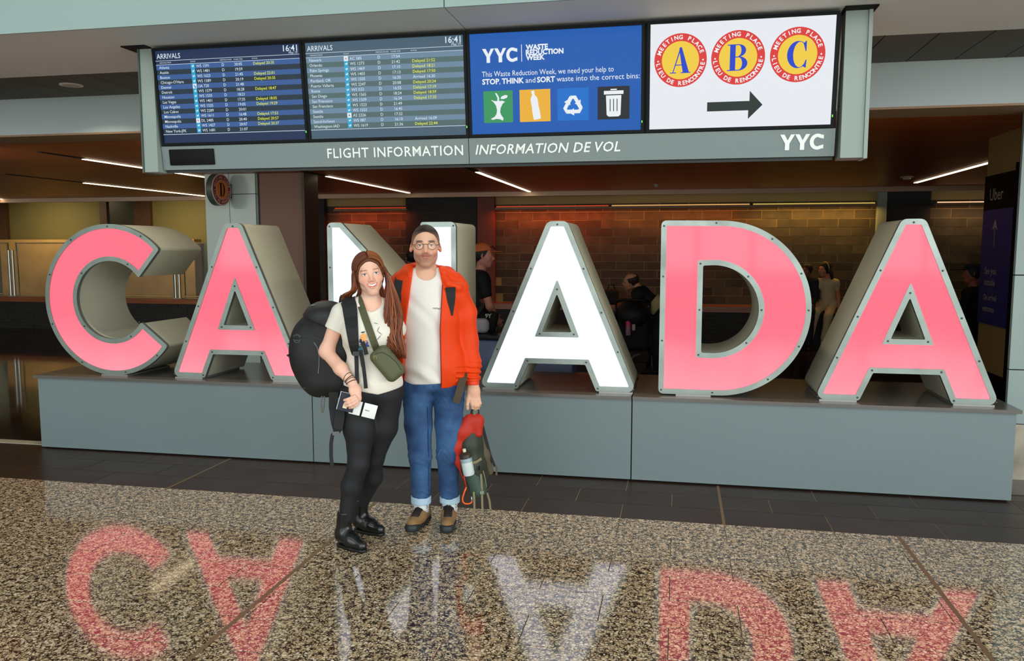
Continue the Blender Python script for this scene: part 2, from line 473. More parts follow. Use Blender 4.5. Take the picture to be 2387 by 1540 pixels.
# light cove on the wall: shelf, front lip and the light tube on it
for i, (x0, x1, c, st) in enumerate(((-6.4, -4.95, srgb(255, 70, 30), .5), (-3.28, -1.2, srgb(255, 90, 40), .5), (-1.2, 1.2, srgb(255, 190, 110), .7), (1.2, 3.2, srgb(220, 190, 90), .8), (4.1, 5.0, srgb(255, 200, 150), 1.0))):
    S(MB().box(x0, x1, WB - .16, WB, 2.335, 2.365).build('trim_5', TAN))
    MB()
    names = ['red cove light at the left end of the slate wall', 'orange red cove light above the white letters', 'amber cove light on the slate wall above the white A and D', 'yellow cove light on the slate wall above the pink D', 'short warm cove light behind the last A']
    t = thing('cove_light', names[i], 'light', ((x0 + x1) / 2, WB - .1, 2.365))
    MB().box(x0 + .02, x1 - .02, WB - .155, WB - .10, 2.366, 2.376).build('channel', TAN, t)
    MB().box(x0 + .03, x1 - .03, WB - .15, WB - .105, 2.376, 2.396).build('diffuser', emat('cove_%d' % i, c, st), t)
    area_light('cove_wash', ((x0 + x1) / 2, WB - .22, 2.30), (math.radians(16), 0, 0), x1 - x0 - .1, .05, [8, 13, 11, 12, 3][i], [(1, .12, .03), (1, .15, .03), (1, .28, .06), (1, .56, .14), (1, .6, .3)][i])
# ---- stone bench wall with timber ledge
bw_ = S(MB().box(-17, 5.6, 14.34, WB + .02, 0, 0.555).build('wall_bench', DSLATE))
st = MB(); rs = random.Random(3)
for r in range(9):
    x = -15.0
    while x < 5.5:
        w = rs.uniform(0.35, 0.9); d = rs.uniform(0.004, 0.02)
        st.box(x, x + w - .006, 14.34 - d, 14.36, 0.01 + r * 0.06, 0.065 + r * 0.06); x += w
o = st.build('slate_strips', DSLATE, bw_); o['kind'] = 'stuff'
S(MB().box(-17, 5.6, 14.26, WB + .0, 0.555, 0.655).build('trim_ledge', WOODL))

# ---- clad column and brown wall beside it
col = S(MB().box(-6.20, -5.50, 10.02, 10.7, 0, 2.62).build('wall_column', DSLOT))
for x0, x1 in ((-6.22, -5.872), (-5.864, -5.49)):
    for z0, z1 in ((0.0, 1.352), (1.36, 2.352), (2.36, 2.62)):
        o = MB().box(x0, x1, 9.99, 10.03, z0, z1).build('clad_panel', CLAD, col)
for y0, y1 in ((10.03, 10.36), (10.37, 10.7)):
    for z0, z1 in ((0.0, 1.352), (1.36, 2.352), (2.36, 2.62)):
        MB().box(-5.50, -5.482, y0, y1, z0, z1).build('clad_panel', CLAD, col)
S(MB().box(-5.44, -4.83, 10.02, 10.4, 0, 2.62).build('wall_portal', BROWN))
S(MB().box(-4.83, -4.79, 9.98, 10.4, 0, 2.62).build('trim_6', DBROWN))
S(MB().box(-5.482, -5.44, 10.05, 10.4, 0, 2.62).build('trim_7', DBROWN))
# ---- far left rooms behind the balustrade
S(MB().box(-17, -7.6, 18.0, 18.2, 0, 3.2).build('wall_far', OLIVE))
for x0, x1 in ((-17, -16.75), (-14.05, -13.85), (-13.1, -12.65)):
    S(MB().box(x0, x1, 17.9, 18.0, 0, 3.0).build('trim_8', mat('brown_frame', srgb(96, 64, 40), rough=0.5)))
S(MB().box(-13.85, -13.1, 17.95, 18.0, 0, 3.0).build('door_1', mat('dark_door', srgb(64, 58, 46), rough=0.35)))
S(MB().box(-16.7, -11.3, 17.6, 17.9, 0.0, 1.85).build('wall_screen', mat('screen_wood', srgb(212, 166, 104), rough=0.5, var=0.15, vscale=2)))
S(MB().box(-7.7, -7.5, 14.8, 18.1, 0, 3.2).build('wall_return', DBROWN))
# ---- clad wall at the right edge
cw = S(MB().box(2.33, 6.9, 6.335, 6.40, 0, 2.62).build('wall_clad', DSLOT))
for x0, x1 in ((2.31, 3.50), (3.51, 4.70), (4.71, 6.9)):
    for z0, z1 in ((0.0, 0.40), (0.406, 0.788), (0.796, 1.455), (1.463, 2.62)):
        MB().box(x0, x1, 6.30, 6.335, z0, z1).build('clad_panel', mat('clad_panel_grey', srgb(142, 158, 154), rough=0.4, var=0.03, vscale=1.2) if z1 > 0.41 else mat('marble_base', srgb(150, 142, 124), rough=0.2, var=0.35, vscale=5), cw)
# ------------------------------------------------------------------ plinth
PLM = mat('plinth_paint', srgb(112, 126, 127), rough=0.42, var=0.03, vscale=1.2)
PLT = mat('plinth_top', srgb(92, 88, 82), rough=0.22, var=0.05, vscale=2)  # same grey as the panels, darkened and browned to hold the ceiling's reflection
pl = thing('plinth', 'long grey plinth under the big illuminated letters', 'plinth', (-1.49, 6.2, 0))
for a, b in ((-5.14, -2.725), (-2.717, -0.304), (-0.296, 2.155)):
    MB().box(a, b, 5.715, 5.735, 0.012, 0.588).build('front_panel', PLM, pl)
    o = MB().box(a - (0.025 if a < -5 else 0), b + (0.025 if b > 2 else 0), 5.69, 6.72, 0.589, 0.612).build('top_slab', PLT, pl)
MB().box(-5.14, -5.12, 5.735, 6.70, 0.012, 0.588).build('side_panel', PLM, pl)
MB().box(2.135, 2.155, 5.735, 6.70, 0.012, 0.588).build('side_panel', PLM, pl)
MB().box(-5.118, 2.133, 5.737, 6.70, 0.0, 0.586).build('core', BLACKM, pl)

# ------------------------------------------------------------------ the six letters
FRAME = mat('letter_frame', srgb(136, 147, 140), rough=0.38, metal=0.7, var=0.10, vscale=7, rvar=0.10)
RETURN = mat('letter_return', srgb(180, 178, 158), rough=0.45, var=0.03, vscale=3)
SCREWM = mat('letter_screw', srgb(70, 74, 70), rough=0.4, metal=0.7)
def face_mat(name, lo, hi, strength):
    m = bpy.data.materials.new(name); m.use_nodes = True
    T = NT(m); p = T.n['Principled BSDF']
    p.inputs['Base Color'].default_value = (0.05, 0.03, 0.03, 1)
    p.inputs['Roughness'].default_value = 0.06
    p.inputs['Specular IOR Level'].default_value = 0.22
    g = T.add('ShaderNodeNewGeometry'); sp = T.add('ShaderNodeSeparateXYZ'); T.link(g.outputs['Position'], sp.inputs[0])
    nz = T.add('ShaderNodeTexNoise'); nz.inputs['Scale'].default_value = 2.2; T.link(g.outputs['Position'], nz.inputs['Vector'])
    ad = T.add('ShaderNodeMath', operation='MULTIPLY_ADD'); ad.inputs[1].default_value = 0.35
    T.link(nz.outputs[0], ad.inputs[0]); T.link(sp.outputs['Z'], ad.inputs[2])
    mr = T.add('ShaderNodeMapRange'); mr.inputs[1].default_value = 0.75; mr.inputs[2].default_value = 1.25
    T.link(ad.outputs[0], mr.inputs[0])
    mx = T.add('ShaderNodeMix', data_type='RGBA'); mx.inputs[6].default_value = lo; mx.inputs[7].default_value = hi
    T.link(mr.outputs[0], mx.inputs[0]); T.link(mx.outputs[2], p.inputs['Emission Color'])
    p.inputs['Emission Strength'].default_value = strength
    return m
PINK = face_mat('pink_lit_acrylic', (1.5, 0.33, 0.41, 1), (1.5, 0.165, 0.245, 1), 1.0)
WHITE = face_mat('white_lit_acrylic', (1.10, 1.16, 1.40, 1), (1.0, 1.06, 1.22, 1), 1.0)

def arc(cx, cy, r, a0, a1, n):
    return [(cx + r * math.cos(math.radians(a0 + (a1 - a0) * k / n)), cy + r * math.sin(math.radians(a0 + (a1 - a0) * k / n))) for k in range(n + 1)]
ZB, ZT = 0.622, 1.838
# every outline is (sharp corner points, corner radii)
def poly_A(cx):
    o = [(cx - .578, ZB), (cx - .288, ZB), (cx - .208, .812), (cx + .208, .812), (cx + .288, ZB), (cx + .578, ZB), (cx + .072, ZT), (cx - .072, ZT)]
    h = [(cx - .107, 1.045), (cx + .107, 1.045), (cx, 1.322)]
    return (o, [.045, .02, .012, .012, .02, .045, .05, .05]), [(h, [.006, .006, .004])]
def poly_C(cx, cz):
    R, r = .611, .316
    ou = arc(cx, cz, R, 42, 324, 64); inn = arc(cx, cz, r, 327, 35, 44)
    pts = ou + inn
    rad = [0] * len(pts); rad[0] = rad[len(ou) - 1] = .03; rad[len(ou)] = rad[-1] = .02
    return (pts, rad), []
def poly_D():
    x0, cx, cz, R, r = -.121, .284, 1.228, .606, .305
    o = [(x0, ZB)] + arc(cx, cz, R, -90, 90, 48) + [(x0, ZT)]
    h = [(.168, .921)] + arc(.242, cz - .003, r, -90, 90, 32) + [(.168, 1.527)]
    return (o, [.035] + [0] * 49 + [.035]), [(h, [.012] + [0] * 33 + [.012])]
def poly_N():
    o = [(-2.605, ZB), (-2.335, ZB), (-2.335, 1.27), (-1.713, ZB), (-1.598, ZB), (-1.598, ZT), (-1.868, ZT), (-1.868, 1.19), (-2.49, ZT), (-2.605, ZT)]
    return (o, [.04, .02, .006, .03, .04, .04, .02, .006, .03, .04]), []
def outline(shape, d=0.0):
    """rounded outline, moved inwards by d (holes: give a negative d to grow)"""
    pts, rad = shape
    q = offset(pts, d) if d else list(pts)
    rad = [0 if r == 0 else max(.006, r - max(d, 0)) for r in rad]
    keep = []; n = len(q)
    for i, p in enumerate(q):
        near = rad[i] == 0 and any(rad[j] > 0 and (Vector(q[j]) - Vector(p)).length < max(rad[j] * 1.4, .012) for j in range(n))
        if not near: keep.append((p, rad[i]))
    return fillet([k[0] for k in keep], [k[1] for k in keep], 5)

FY, BY = 5.80, 6.40
scm = mesh_data('screw', *(lambda b: (b.v, b.f))(MB().lathe([(.007, 0), (.007, .003), (.005, .005)], (0, 0, 0), (0, -1, 0), 8)), SCREWM)
def to3(x, z, d): return (x, FY + d, z)
def letter(name, label, polys, face, screws):
    shape, holes = polys
    outer = outline(shape); xs = [p[0] for p in outer]
    t = thing(name, label, 'letter', ((min(xs) + max(xs)) / 2, FY + .3, 0.612), 'illuminated letters standing on the plinth')
    b = ring_prism(outline(shape, .003), [outline(h, -.003) for h in holes], to3, .012, BY - FY, 'body', RETURN, t)
    shade_auto(b, 30)
    fw = .037
    inner = outline(shape, fw)
    fr = ring_prism(outer, [inner], to3, -.004, .03, 'frame', FRAME, t); shade_auto(fr, 28)
    for h in holes:
        r2 = ring_prism(outline(h, -fw), [outline(h)], to3, -.004, .03, 'hole_frame', FRAME, t); shade_auto(r2, 28)
    f = ring_prism(outline(shape, fw - .002), [outline(h, .002 - fw) for h in holes], to3, .004, .011, 'lit_face', face, t)
    for x, z in screws:
        o = bpy.data.objects.new('screw', scm); o.location = (x, FY - .004, z); link(o, t)
    return t
def feet(t, spans):
    for a, b in spans:
        MB().box(a, b, FY - .012, BY - .05, .612, .6235).build('base_plate', mat('base_plate_steel', srgb(150, 150, 145), rough=0.35, metal=0.6), t)
def screws_A(cx): return [(cx, 1.815), (cx, 1.352), (cx - .124, 1.03), (cx + .124, 1.03), (cx - .555, .642), (cx - .30, .642), (cx + .30, .642), (cx + .555, .642), (cx - .215, .83), (cx + .215, .83), (cx - .32, 1.19), (cx + .32, 1.19), (cx - .19, 1.5), (cx + .19, 1.5), (cx + .44, .91), (cx - .44, .91)]
t = letter('letter_c', 'pink glowing letter C at the left end of the plinth', poly_C(-4.485, 1.228), PINK,
       [(-4.485 + .592 * math.cos(math.radians(a)), 1.228 + .592 * math.sin(math.radians(a))) for a in (60, 90, 125, 160, 200, 240, 280, 312)] + [(-4.485 + .335 * math.cos(math.radians(a)), 1.228 + .335 * math.sin(math.radians(a))) for a in (60, 140, 220, 300)] + [(-4.235, 1.055)])
feet(t, [(-4.60, -4.36)])
t = letter('letter_a', 'pink glowing letter A between the C and the white N', poly_A(-3.385), PINK, screws_A(-3.385)); feet(t, [(-3.93, -3.69), (-3.08, -2.84)])
t = letter('letter_n', 'white glowing letter N behind the couple', poly_N(), WHITE, [(-2.585, 1.81), (-2.587, 1.5), (-2.587, 1.1), (-1.617, 1.81), (-1.617, 1.4), (-1.617, .9), (-2.35, .65), (-1.64, .65)]); feet(t, [(-2.58, -2.36), (-1.70, -1.62)])
t = letter('letter_a', 'white glowing letter A right of the man in orange', poly_A(-.85), WHITE, screws_A(-.85)); feet(t, [(-1.40, -1.16), (-.54, -.30)])
t = letter('letter_d', 'pink glowing letter D', poly_D(), PINK,
       [(-.102, 1.80), (-.102, 1.45), (-.102, 1.0), (-.102, .65), (.25, 1.818), (.25, .642)] + [(.284 + .587 * math.cos(math.radians(a)), 1.228 + .587 * math.sin(math.radians(a))) for a in (55, 25, 0, -25, -55)] + [(.242 + .323 * math.cos(math.radians(a)), 1.225 + .323 * math.sin(math.radians(a))) for a in (45, 0, -45)] + [(.15, 1.54), (.15, .905), (.15, 1.22)])
feet(t, [(0.0, .24)])
t = letter('letter_a', 'pink glowing letter A at the right end of the plinth', poly_A(1.505), PINK, screws_A(1.505)); feet(t, [(.96, 1.20), (1.80, 2.05)])
# ------------------------------------------------------------------ flight information display
TILT = math.radians(6.5)
DO = Vector((0, 4.62, 2.13)); DU = Vector((1, 0, 0)); DV = Vector((0, -math.sin(TILT), math.cos(TILT))); DN = Vector((0, -math.cos(TILT), -math.sin(TILT)))
def dp(u, v, d=0.0): return tuple(DO + DU * u + DV * v + DN * d)
class PB(MB):
    """flat print laid on the display plane: coordinates u, v at height d"""
    def poly(s, pts, d):
        k = len(s.v); s.v += [dp(u, v, d) for u, v in pts]; s.f.append(tuple(range(k, k + len(pts)))); return s
    def rect(s, u0, u1, v0, v1, d): return s.poly([(u0, v0), (u1, v0), (u1, v1), (u0, v1)], d)
    def geo(s, vf, u, v, d, rot=0.0):
        c, q = math.cos(rot), math.sin(rot)
        return s.add([dp(u + x * c - y * q, v + x * q + y * c, d) for x, y in vf[0]], vf[1])
    def slab(s, u0, u1, v0, v1, d0, d1):
        vv = [dp(u, v, d) for d in (d0, d1) for v in (v0, v1) for u in (u0, u1)]
        return s.add(vv, [(0, 2, 3, 1), (4, 5, 7, 6), (0, 1, 5, 4), (2, 6, 7, 3), (0, 4, 6, 2), (1, 3, 7, 5)])
CASE = mat('display_case_grey', srgb(112, 126, 124), rough=0.45)
POSTM = mat('display_post_grey', srgb(138, 152, 144), rough=0.5)
LETM = mat('sign_letter_white', srgb(228, 234, 228), rough=0.45)
BEZ = mat('screen_bezel_black', srgb(13, 17, 18), rough=0.45, spec=0.12)
fid = thing('flight_information_display', 'hanging flight information display with four screens and grey lettered panel', 'display', (-1.19, 4.6, 2.13))
# posts up to the soffit
for x0, x1 in ((-3.252, -3.16), (.815, .925)):
    MB().box(x0, x1, 4.57, 4.72, 2.115, 2.862).build('post', POSTM, fid)
MB().box(-3.262, -3.253, 4.56, 4.74, 2.11, 2.862).build('post_edge', mat('post_dark_edge', srgb(70, 84, 78), rough=0.5), fid)
MB().box(.926, .945, 4.56, 4.70, 2.11, 2.862).build('post_edge', POSTM, fid)
for x in (-3.26, .87): MB().box(x - .07, x + .09, 4.50, 4.80, 2.855, 2.8615).build('ceiling_plate', BLACKM, fid)
# housing behind the screens, and the lettered panel below them
PB().slab(-3.148, .79, .145, .715, -.16, -.005).build('housing', BLACKM, fid)
for a, b in ((-3.155, -1.193), (-1.189, .793)):
    PB().slab(a, b, 0.0, .143, -.20, 0.0).build('lower_panel', CASE, fid)
PB().slab(-3.15, .79, -.02, -.001, -.22, -.03).build('underside', mat('display_underside', srgb(48, 54, 52), rough=0.6), fid)
o = PB().slab(-3.10, -2.797, .028, .124, 0.0, .012).build('speaker_grille', BLACKM, fid); bevel(o, .004)
def words(txt, width, height, u, v, d, m, **kw):
    """one mesh per word of a line of given total width"""
    full, _ = text_geo(txt, 1.0, **kw); W0 = max(p[0] for p in full) - min(p[0] for p in full); k = width / W0; pos = 0
    for w_ in txt.split(' '):
        pre, _ = text_geo(txt[:pos] + '|', 1.0, **kw) if pos else ([(0, 0)], None)
        g, f_ = text_geo(w_, 1.0, **kw); x0 = 0.0 if pos == 0 else min(p[0] for p in full) + (lambda q: q)(text_adv(txt[:pos], **kw))
        PB().geo(([(x * k + x0 * k, y * height / .73) for x, y in g], f_), u, v, d).build('lettering', m, fid)
        pos += len(w_) + 1
def text_adv(pre, **kw):
    a, _ = text_geo(pre + 'H', 1.0, **kw); b, _ = text_geo('H', 1.0, **kw)
    return (max(p[0] for p in a) - min(p[0] for p in a)) - (max(p[0] for p in b) - min(p[0] for p in b))
words('FLIGHT INFORMATION', .834, .058, -2.058, .0505, .003, LETM, bold=0.012, spacing=1.08)
words('INFORMATION DE VOL', .831, .056, -1.152, .0515, .003, LETM, bold=0.012, shear=0.22, spacing=1.06)
def yyc(pb, u0, u1, v0, v1, d):
    """three heavy sans letters Y Y C"""
    w = (u1 - u0); h = v1 - v0; lw = w * .335
    def Y(x): pb.poly([(x, v1), (x + lw*.30, v1), (x + lw*.53, v0 + h*.62), (x + lw*.74, v1), (x + lw*1.02, v1), (x + lw*.66, v0 + h*.42), (x + lw*.66, v0), (x + lw*.36, v0), (x + lw*.36, v0 + h*.42)], d)
    Y(u0); Y(u0 + w * .345)
    cx, cv = u0 + w * .86, (v0 + v1) / 2
    o = [(cx + w*.175*math.cos(math.radians(a)), cv + h*.51*math.sin(math.radians(a))) for a in range(50, 311, 10)]
    i = [(cx + w*.085*math.cos(math.radians(a)) , cv + h*.29*math.sin(math.radians(a))) for a in range(50, 311, 10)]
    o[0] = (u1, v0 + h*.93); o[-1] = (u1, v0 + h*.07); i[0] = (u1, v0 + h*.68); i[-1] = (u1, v0 + h*.32)
    for k in range(len(o) - 1): pb.poly([o[k], o[k+1], i[k+1], i[k]], d)
    return pb
yyc(PB(), .516, .736, .036, .117, .003).build('logo_lettering', LETM, fid)
for u in (-2.62, -1.7, -.7, .30): PB().slab(u - .012, u + .012, .148, .151, .0, .004).build('maker_badge', mat('badge_grey', srgb(120, 130, 130), rough=0.4), fid)

SCR = [(-3.127, -2.186), (-2.150, -1.202), (-1.166, -.2165), (-.170, .765)]
VT, VB0 = .705, .163
def SU(i, s): return SCR[i][0] + (SCR[i][1] - SCR[i][0]) * s
def SVv(t): return VT + (VB0 - VT) * t
H_ = VT - VB0
D0, D1, D2, D3, D4 = .0035, .0045, .0052, .0058, .0064
def screen(i, label, m):
    sc = PB().slab(SCR[i][0], SCR[i][1], VB0, VT, -.02, .003).build('screen', m, fid); sc['label'] = label
    fb = PB(); a, b = SCR[i]; w = .0165
    fb.slab(a - w, b + w, VT, VT + w, -.03, .010); fb.slab(a - w, b + w, VB0 - w, VB0, -.03, .010)
    fb.slab(a - w, a, VB0, VT, -.03, .010); fb.slab(b, b + w, VB0, VT, -.03, .010)
    fb.build('bezel', BEZ, sc)
    PB().slab(b + .004, b + .009, .20, .212, .01, .0115).build('status_led', emat('led_green', srgb(120, 255, 90), 1.2), sc)
    return sc
def col_emit(r, g, b, k=1.0): 
    c = srgb(r, g, b); return (c[0]*k, c[1]*k, c[2]*k, 1)

ARR1 = [('Atlanta', 'WS 1591', '20:05', 'Delayed 20:35'), ('Austin', 'WS 1481', '19:59', ''), ('Boston', 'WS 1623', '21:45', 'Delayed 22:01'), ("Chicago-O'Hare", 'WS 1589', '20:19', 'Delayed 20:35'),
        ('Denver', 'UA 720', '21:48', ''), ('Detroit', 'WS 1579', '18:28', 'Delayed 18:47'), ('Houston', 'WS 1535', '18:21', ''), ('Las Vegas', 'WS 1401', '17:35', 'Delayed 18:05'), ('Los Angeles', 'WS 1525', '19:05', 'Delayed 19:29'),
        ('Los Cabos', 'WS 2289', '20:01', ''), ('Minneapolis', 'WS 1611', '16:48', 'Delayed 17:53'), ('Minneapolis', 'DL 2485', '20:40', 'Delayed 20:57'), ('Nashville', 'WS 1427', '20:07', 'Delayed 20:37'), ('New York-JFK', 'WS 1681', '21:07', '')]
ARR2 = [('Newark', 'AC 585', '17:54', ''), ('Orlando', 'WS 1273', '21:42', 'Delayed 21:52'), ('Palm Springs', 'WS 1469', '17:10', 'Delayed 18:21'), ('Phoenix', 'WS 1403', '17:13', 'Delayed 17:50'), ('Portland, OR', 'WS 1505', '16:30', 'Arrived 16:30'),
        ('Puerto Vallarta', 'WS 2247', '20:08', 'Delayed 20:24'), ('Rome', 'WS 033', '16:55', 'Delayed 17:19'), ('San Diego', 'WS 1565', '18:24', 'Delayed 18:59'), ('San Francisco', 'WS 1509', '16:34', 'Delayed 17:35'), ('San Francisco', 'WS 1523', '21:49', ''),
        ('Seattle', 'WS 1553', '16:45', ''), ('Seattle', 'AS 2226', '17:32', ''), ('Seoul-Incheon', 'WS 087', '16:10', 'Arrived 16:09'), ('Washington-IAD', 'WS 1619', '21:36', 'Delayed 22:44')]
def arrivals(i, rows, bg, light, dark, label):
    sc = screen(i, label, emat('arr_bg_%d' % i, bg))
    lb, db = PB(), PB(); wt, yl, lg, lw = PB(), PB(), PB(), PB()
    t0, dt = .178, .0531
    for r, (city, fl, tm, stt) in enumerate(rows):
        t = t0 + dt * r
        (lb if r % 2 == 0 else db).rect(SU(i, 0), SU(i, 1), SVv(t + dt / 2), SVv(t - dt / 2), D0)
        v = SVv(t + .016); sz = .0235
        wt.geo(text_geo(city, sz, bold=.0001), SU(i, .022), v, D2); wt.geo(text_geo(fl, sz, bold=.0001), SU(i, .285), v, D2)
        wt.geo(text_geo('D', sz, bold=.0001), SU(i, .465), v, D2); wt.geo(text_geo(tm, sz, 'RIGHT', bold=.0001), SU(i, .605), v, D2)
        if stt: (yl if stt[0] == 'D' else wt).geo(text_geo(stt, sz, bold=.0001), SU(i, .682), v, D2)
        u0, u1 = SU(i, .247), SU(i, .275); va, vb = SVv(t + dt * .48), SVv(t - dt * .48)
        um, vm, hh = (u0 + u1) / 2, (va + vb) / 2, (vb - va)
        if fl[:2] == 'WS':
            lg.rect(u0, u1, va, vb, D1)
            lw.poly([(um - hh*.30, vm + hh*.12), (um - hh*.05, vm - hh*.25), (um + hh*.33, vm + hh*.02), (um + hh*.12, vm + hh*.28), (um - hh*.02, vm + hh*.05)], D2)
        elif fl[:2] == 'UA':
            lw.rect(u0, u1, va, vb, D1)
            lg.poly([(u0 + hh*.1, vb - hh*.1), (u1 - hh*.1, va + hh*.4), (u1 - hh*.1, va + hh*.1), (um, va + hh*.1)], D2)
        else:
            lw.rect(u0, u1, va, vb, D1)
            rd = PB().poly([(um, vm + hh*.25), (um - hh*.25, vm - hh*.25), (um, vm - hh*.05), (um + hh*.25, vm - hh*.25)], D2)
            rd.build('airline_mark', emat('mark_red' if fl[:2] != 'AS' else 'mark_navy', col_emit(200, 60, 70) if fl[:2] != 'AS' else col_emit(40, 60, 110)), sc)
    wt.geo(text_fit('ARRIVALS', .158, .030, bold=.006), SU(i, .012), SVv(.085), D2)
    wt.geo(text_geo('16:41', .048, 'RIGHT', bold=.0006), SU(i, .985), SVv(.072), D2)
    wt.geo(text_geo('May 19', .019, 'RIGHT'), SU(i, .985), SVv(.100), D2)
    for s_, tx in ((.028, 'ARRIVING FROM'), (.248, 'FLIGHT'), (.455, 'MEETING PLACE'), (.55, 'SCHED TIME'), (.675, 'STATUS')):
        wt.geo(text_geo(tx, .0105), SU(i, s_), SVv(.136), D2)
    for t, h in ((.108, .0022), (.150, .0022), (.905, .0028)): wt.rect(SU(i, .0), SU(i, 1), SVv(t) - h/2, SVv(t) + h/2, D1)
    for q_, m_ in ((lb, emat('band_l_%d' % i, light)), (db, emat('band_d_%d' % i, dark))):
        for f_ in q_.f: obj('row_band', [q_.v[k] for k in f_], [(0, 1, 2, 3)], m_, sc)
    wt.build('white_print', emat('print_white', col_emit(214, 232, 244)), sc)['kind'] = 'stuff'; yl.build('yellow_print', emat('print_yellow', col_emit(232, 240, 60)), sc)['kind'] = 'stuff'
    lg.build('airline_marks', emat('mark_teal', col_emit(40, 170, 215)), sc)['kind'] = 'stuff'; lw.build('airline_symbols', emat('mark_white', col_emit(225, 238, 245)), sc)['kind'] = 'stuff'
arrivals(0, ARR1, col_emit(20, 42, 80), col_emit(52, 90, 150), col_emit(26, 46, 60), 'dark blue arrivals screen at the left, from Atlanta to New York')
arrivals(1, ARR2, col_emit(70, 94, 112), col_emit(108, 136, 160), col_emit(82, 106, 106), 'greyer arrivals screen, from Newark to Washington')  # washed-out reflection on this screen is put into its greyed glow colours

# --- waste reduction notice
sc = screen(2, 'blue waste reduction notice screen', emat('blue_screen', col_emit(8, 88, 176)))
w3 = PB(); i = 2; PW3 = emat('print_white2', col_emit(236, 242, 246))
def flush(name, kind=None):
    global w3
    o = w3.build(name, PW3, sc); w3 = PB()
    if kind: o['kind'] = kind
yyc(w3, SU(i, .075), SU(i, .285), SVv(.288), SVv(.150), D1)
flush('logo_letters', 'stuff'); w3.rect(SU(i, .308), SU(i, .312), SVv(.29), SVv(.125), D1); flush('divider_line')
for k, tx in enumerate(('WASTE', 'REDUCTION', 'WEEK')): w3.geo(text_geo(tx, .037, bold=.0016), SU(i, .335), SVv(.178 + .05 * k), D1)
flush('title_print', 'stuff'); w3.geo(text_fit('This Waste Reduction Week, we need your help to', .735, .030), SU(i, .070), SVv(.425), D1)
def run(parts, u, v, size):
    for tx, bd in parts:
        g = text_geo(tx, size, bold=bd); w3.geo(g, u, v, D1); u += max(p[0] for p in g[0]) + size * (.22 if tx != 'STOP' else .02)
run([('STOP', .0013), (',', 0), ('THINK', .0013), ('and', 0), ('SORT', .0013), ('waste into the correct bins:', 0)], SU(i, .070), SVv(.500), .0405)
flush('notice_print', 'stuff')
def icon(s0, s1, m): PB().rect(SU(2, s0), SU(2, s1), SVv(.888), SVv(.568), D1).build('bin_icon', m, sc)
icon(.075, .252, emat('icon_green', col_emit(52, 150, 92))); icon(.293, .476, emat('icon_amber', col_emit(238, 178, 50))); icon(.517, .700, emat('icon_blue', col_emit(12, 110, 205))); icon(.752, .935, emat('icon_black', col_emit(24, 30, 34)))
bk = PB()
def ic(s, t): return (SU(2, s), SVv(t))
# apple core
w3.poly([ic(.120, .655), ic(.140, .668), ic(.163, .672), ic(.187, .668), ic(.205, .678), ic(.190, .70), ic(.178, .74), ic(.174, .78), ic(.180, .81), ic(.194, .845), ic(.190, .87), ic(.176, .855), ic(.150, .848), ic(.130, .858), ic(.116, .848), ic(.140, .828), ic(.152, .80), ic(.156, .76), ic(.150, .715), ic(.138, .685)], D2)
w3.poly([ic(.158, .672), ic(.160, .64), ic(.146, .590), ic(.156, .592), ic(.170, .635), ic(.170, .672)], D2)
w3.poly([ic(.178, .65), ic(.185, .625), ic(.207, .612), ic(.222, .618), ic(.218, .640), ic(.198, .652)], D2)
flush('apple_core_symbol', 'stuff')
# bottle, leaning a little
bt = [(-.014, .13), (.014, .13), (.014, .108), (.010, .104), (.012, .094), (.030, .066), (.033, .03), (.030, -.005), (.034, -.04), (.034, -.115), (.028, -.122), (-.028, -.122), (-.034, -.115), (-.034, -.04), (-.030, -.005), (-.033, .03), (-.030, .066), (-.012, .094), (-.010, .104), (-.014, .108)]
cu, cvv = SU(2, .385), SVv(.728); a = math.radians(9); ca, sa = math.cos(a), math.sin(a)
w3.poly([(cu + (x*ca - y*sa) * .62, cvv + (x*sa + y*ca) * .62) for x, y in bt], D2)
flush('bottle_symbol')
# recycling triangle: three bent arrows
cu, cvv = SU(2, .6085), SVv(.735)
for k in range(3):
    a = math.radians(120 * k); ca, sa = math.cos(a), math.sin(a); R = .062
    for q in ([(-.018, .058), (.018, .058), (.040, .020), (.022, .010), (.004, .040), (-.006, .040)], [(.046, .035), (.010, .012), (.046, -.004)], [(-.020, .056), (-.040, .022), (-.020, .010), (-.003, .040)]):
        w3.poly([(cu + (x*ca - y*sa) * .92, cvv - .004 + (x*sa + y*ca) * .92) for x, y in q], D2)
flush('recycling_symbol', 'stuff')
# litter bin
w3.poly([ic(.800, .655), ic(.888, .655), ic(.884, .845), ic(.872, .862), ic(.816, .862), ic(.804, .845)], D2)
w3.poly([ic(.788, .610), ic(.900, .610), ic(.900, .645), ic(.788, .645)], D2); w3.poly([ic(.826, .592), ic(.862, .592), ic(.862, .604), ic(.826, .604)], D2)
for s_ in (.824, .844, .864): bk.rect(SU(2, s_) - .0022, SU(2, s_) + .0022, SVv(.81), SVv(.69), D3)
bk.build('bin_stripes', MATS['icon_black'], sc)['kind'] = 'stuff'
flush('bin_symbol', 'stuff')

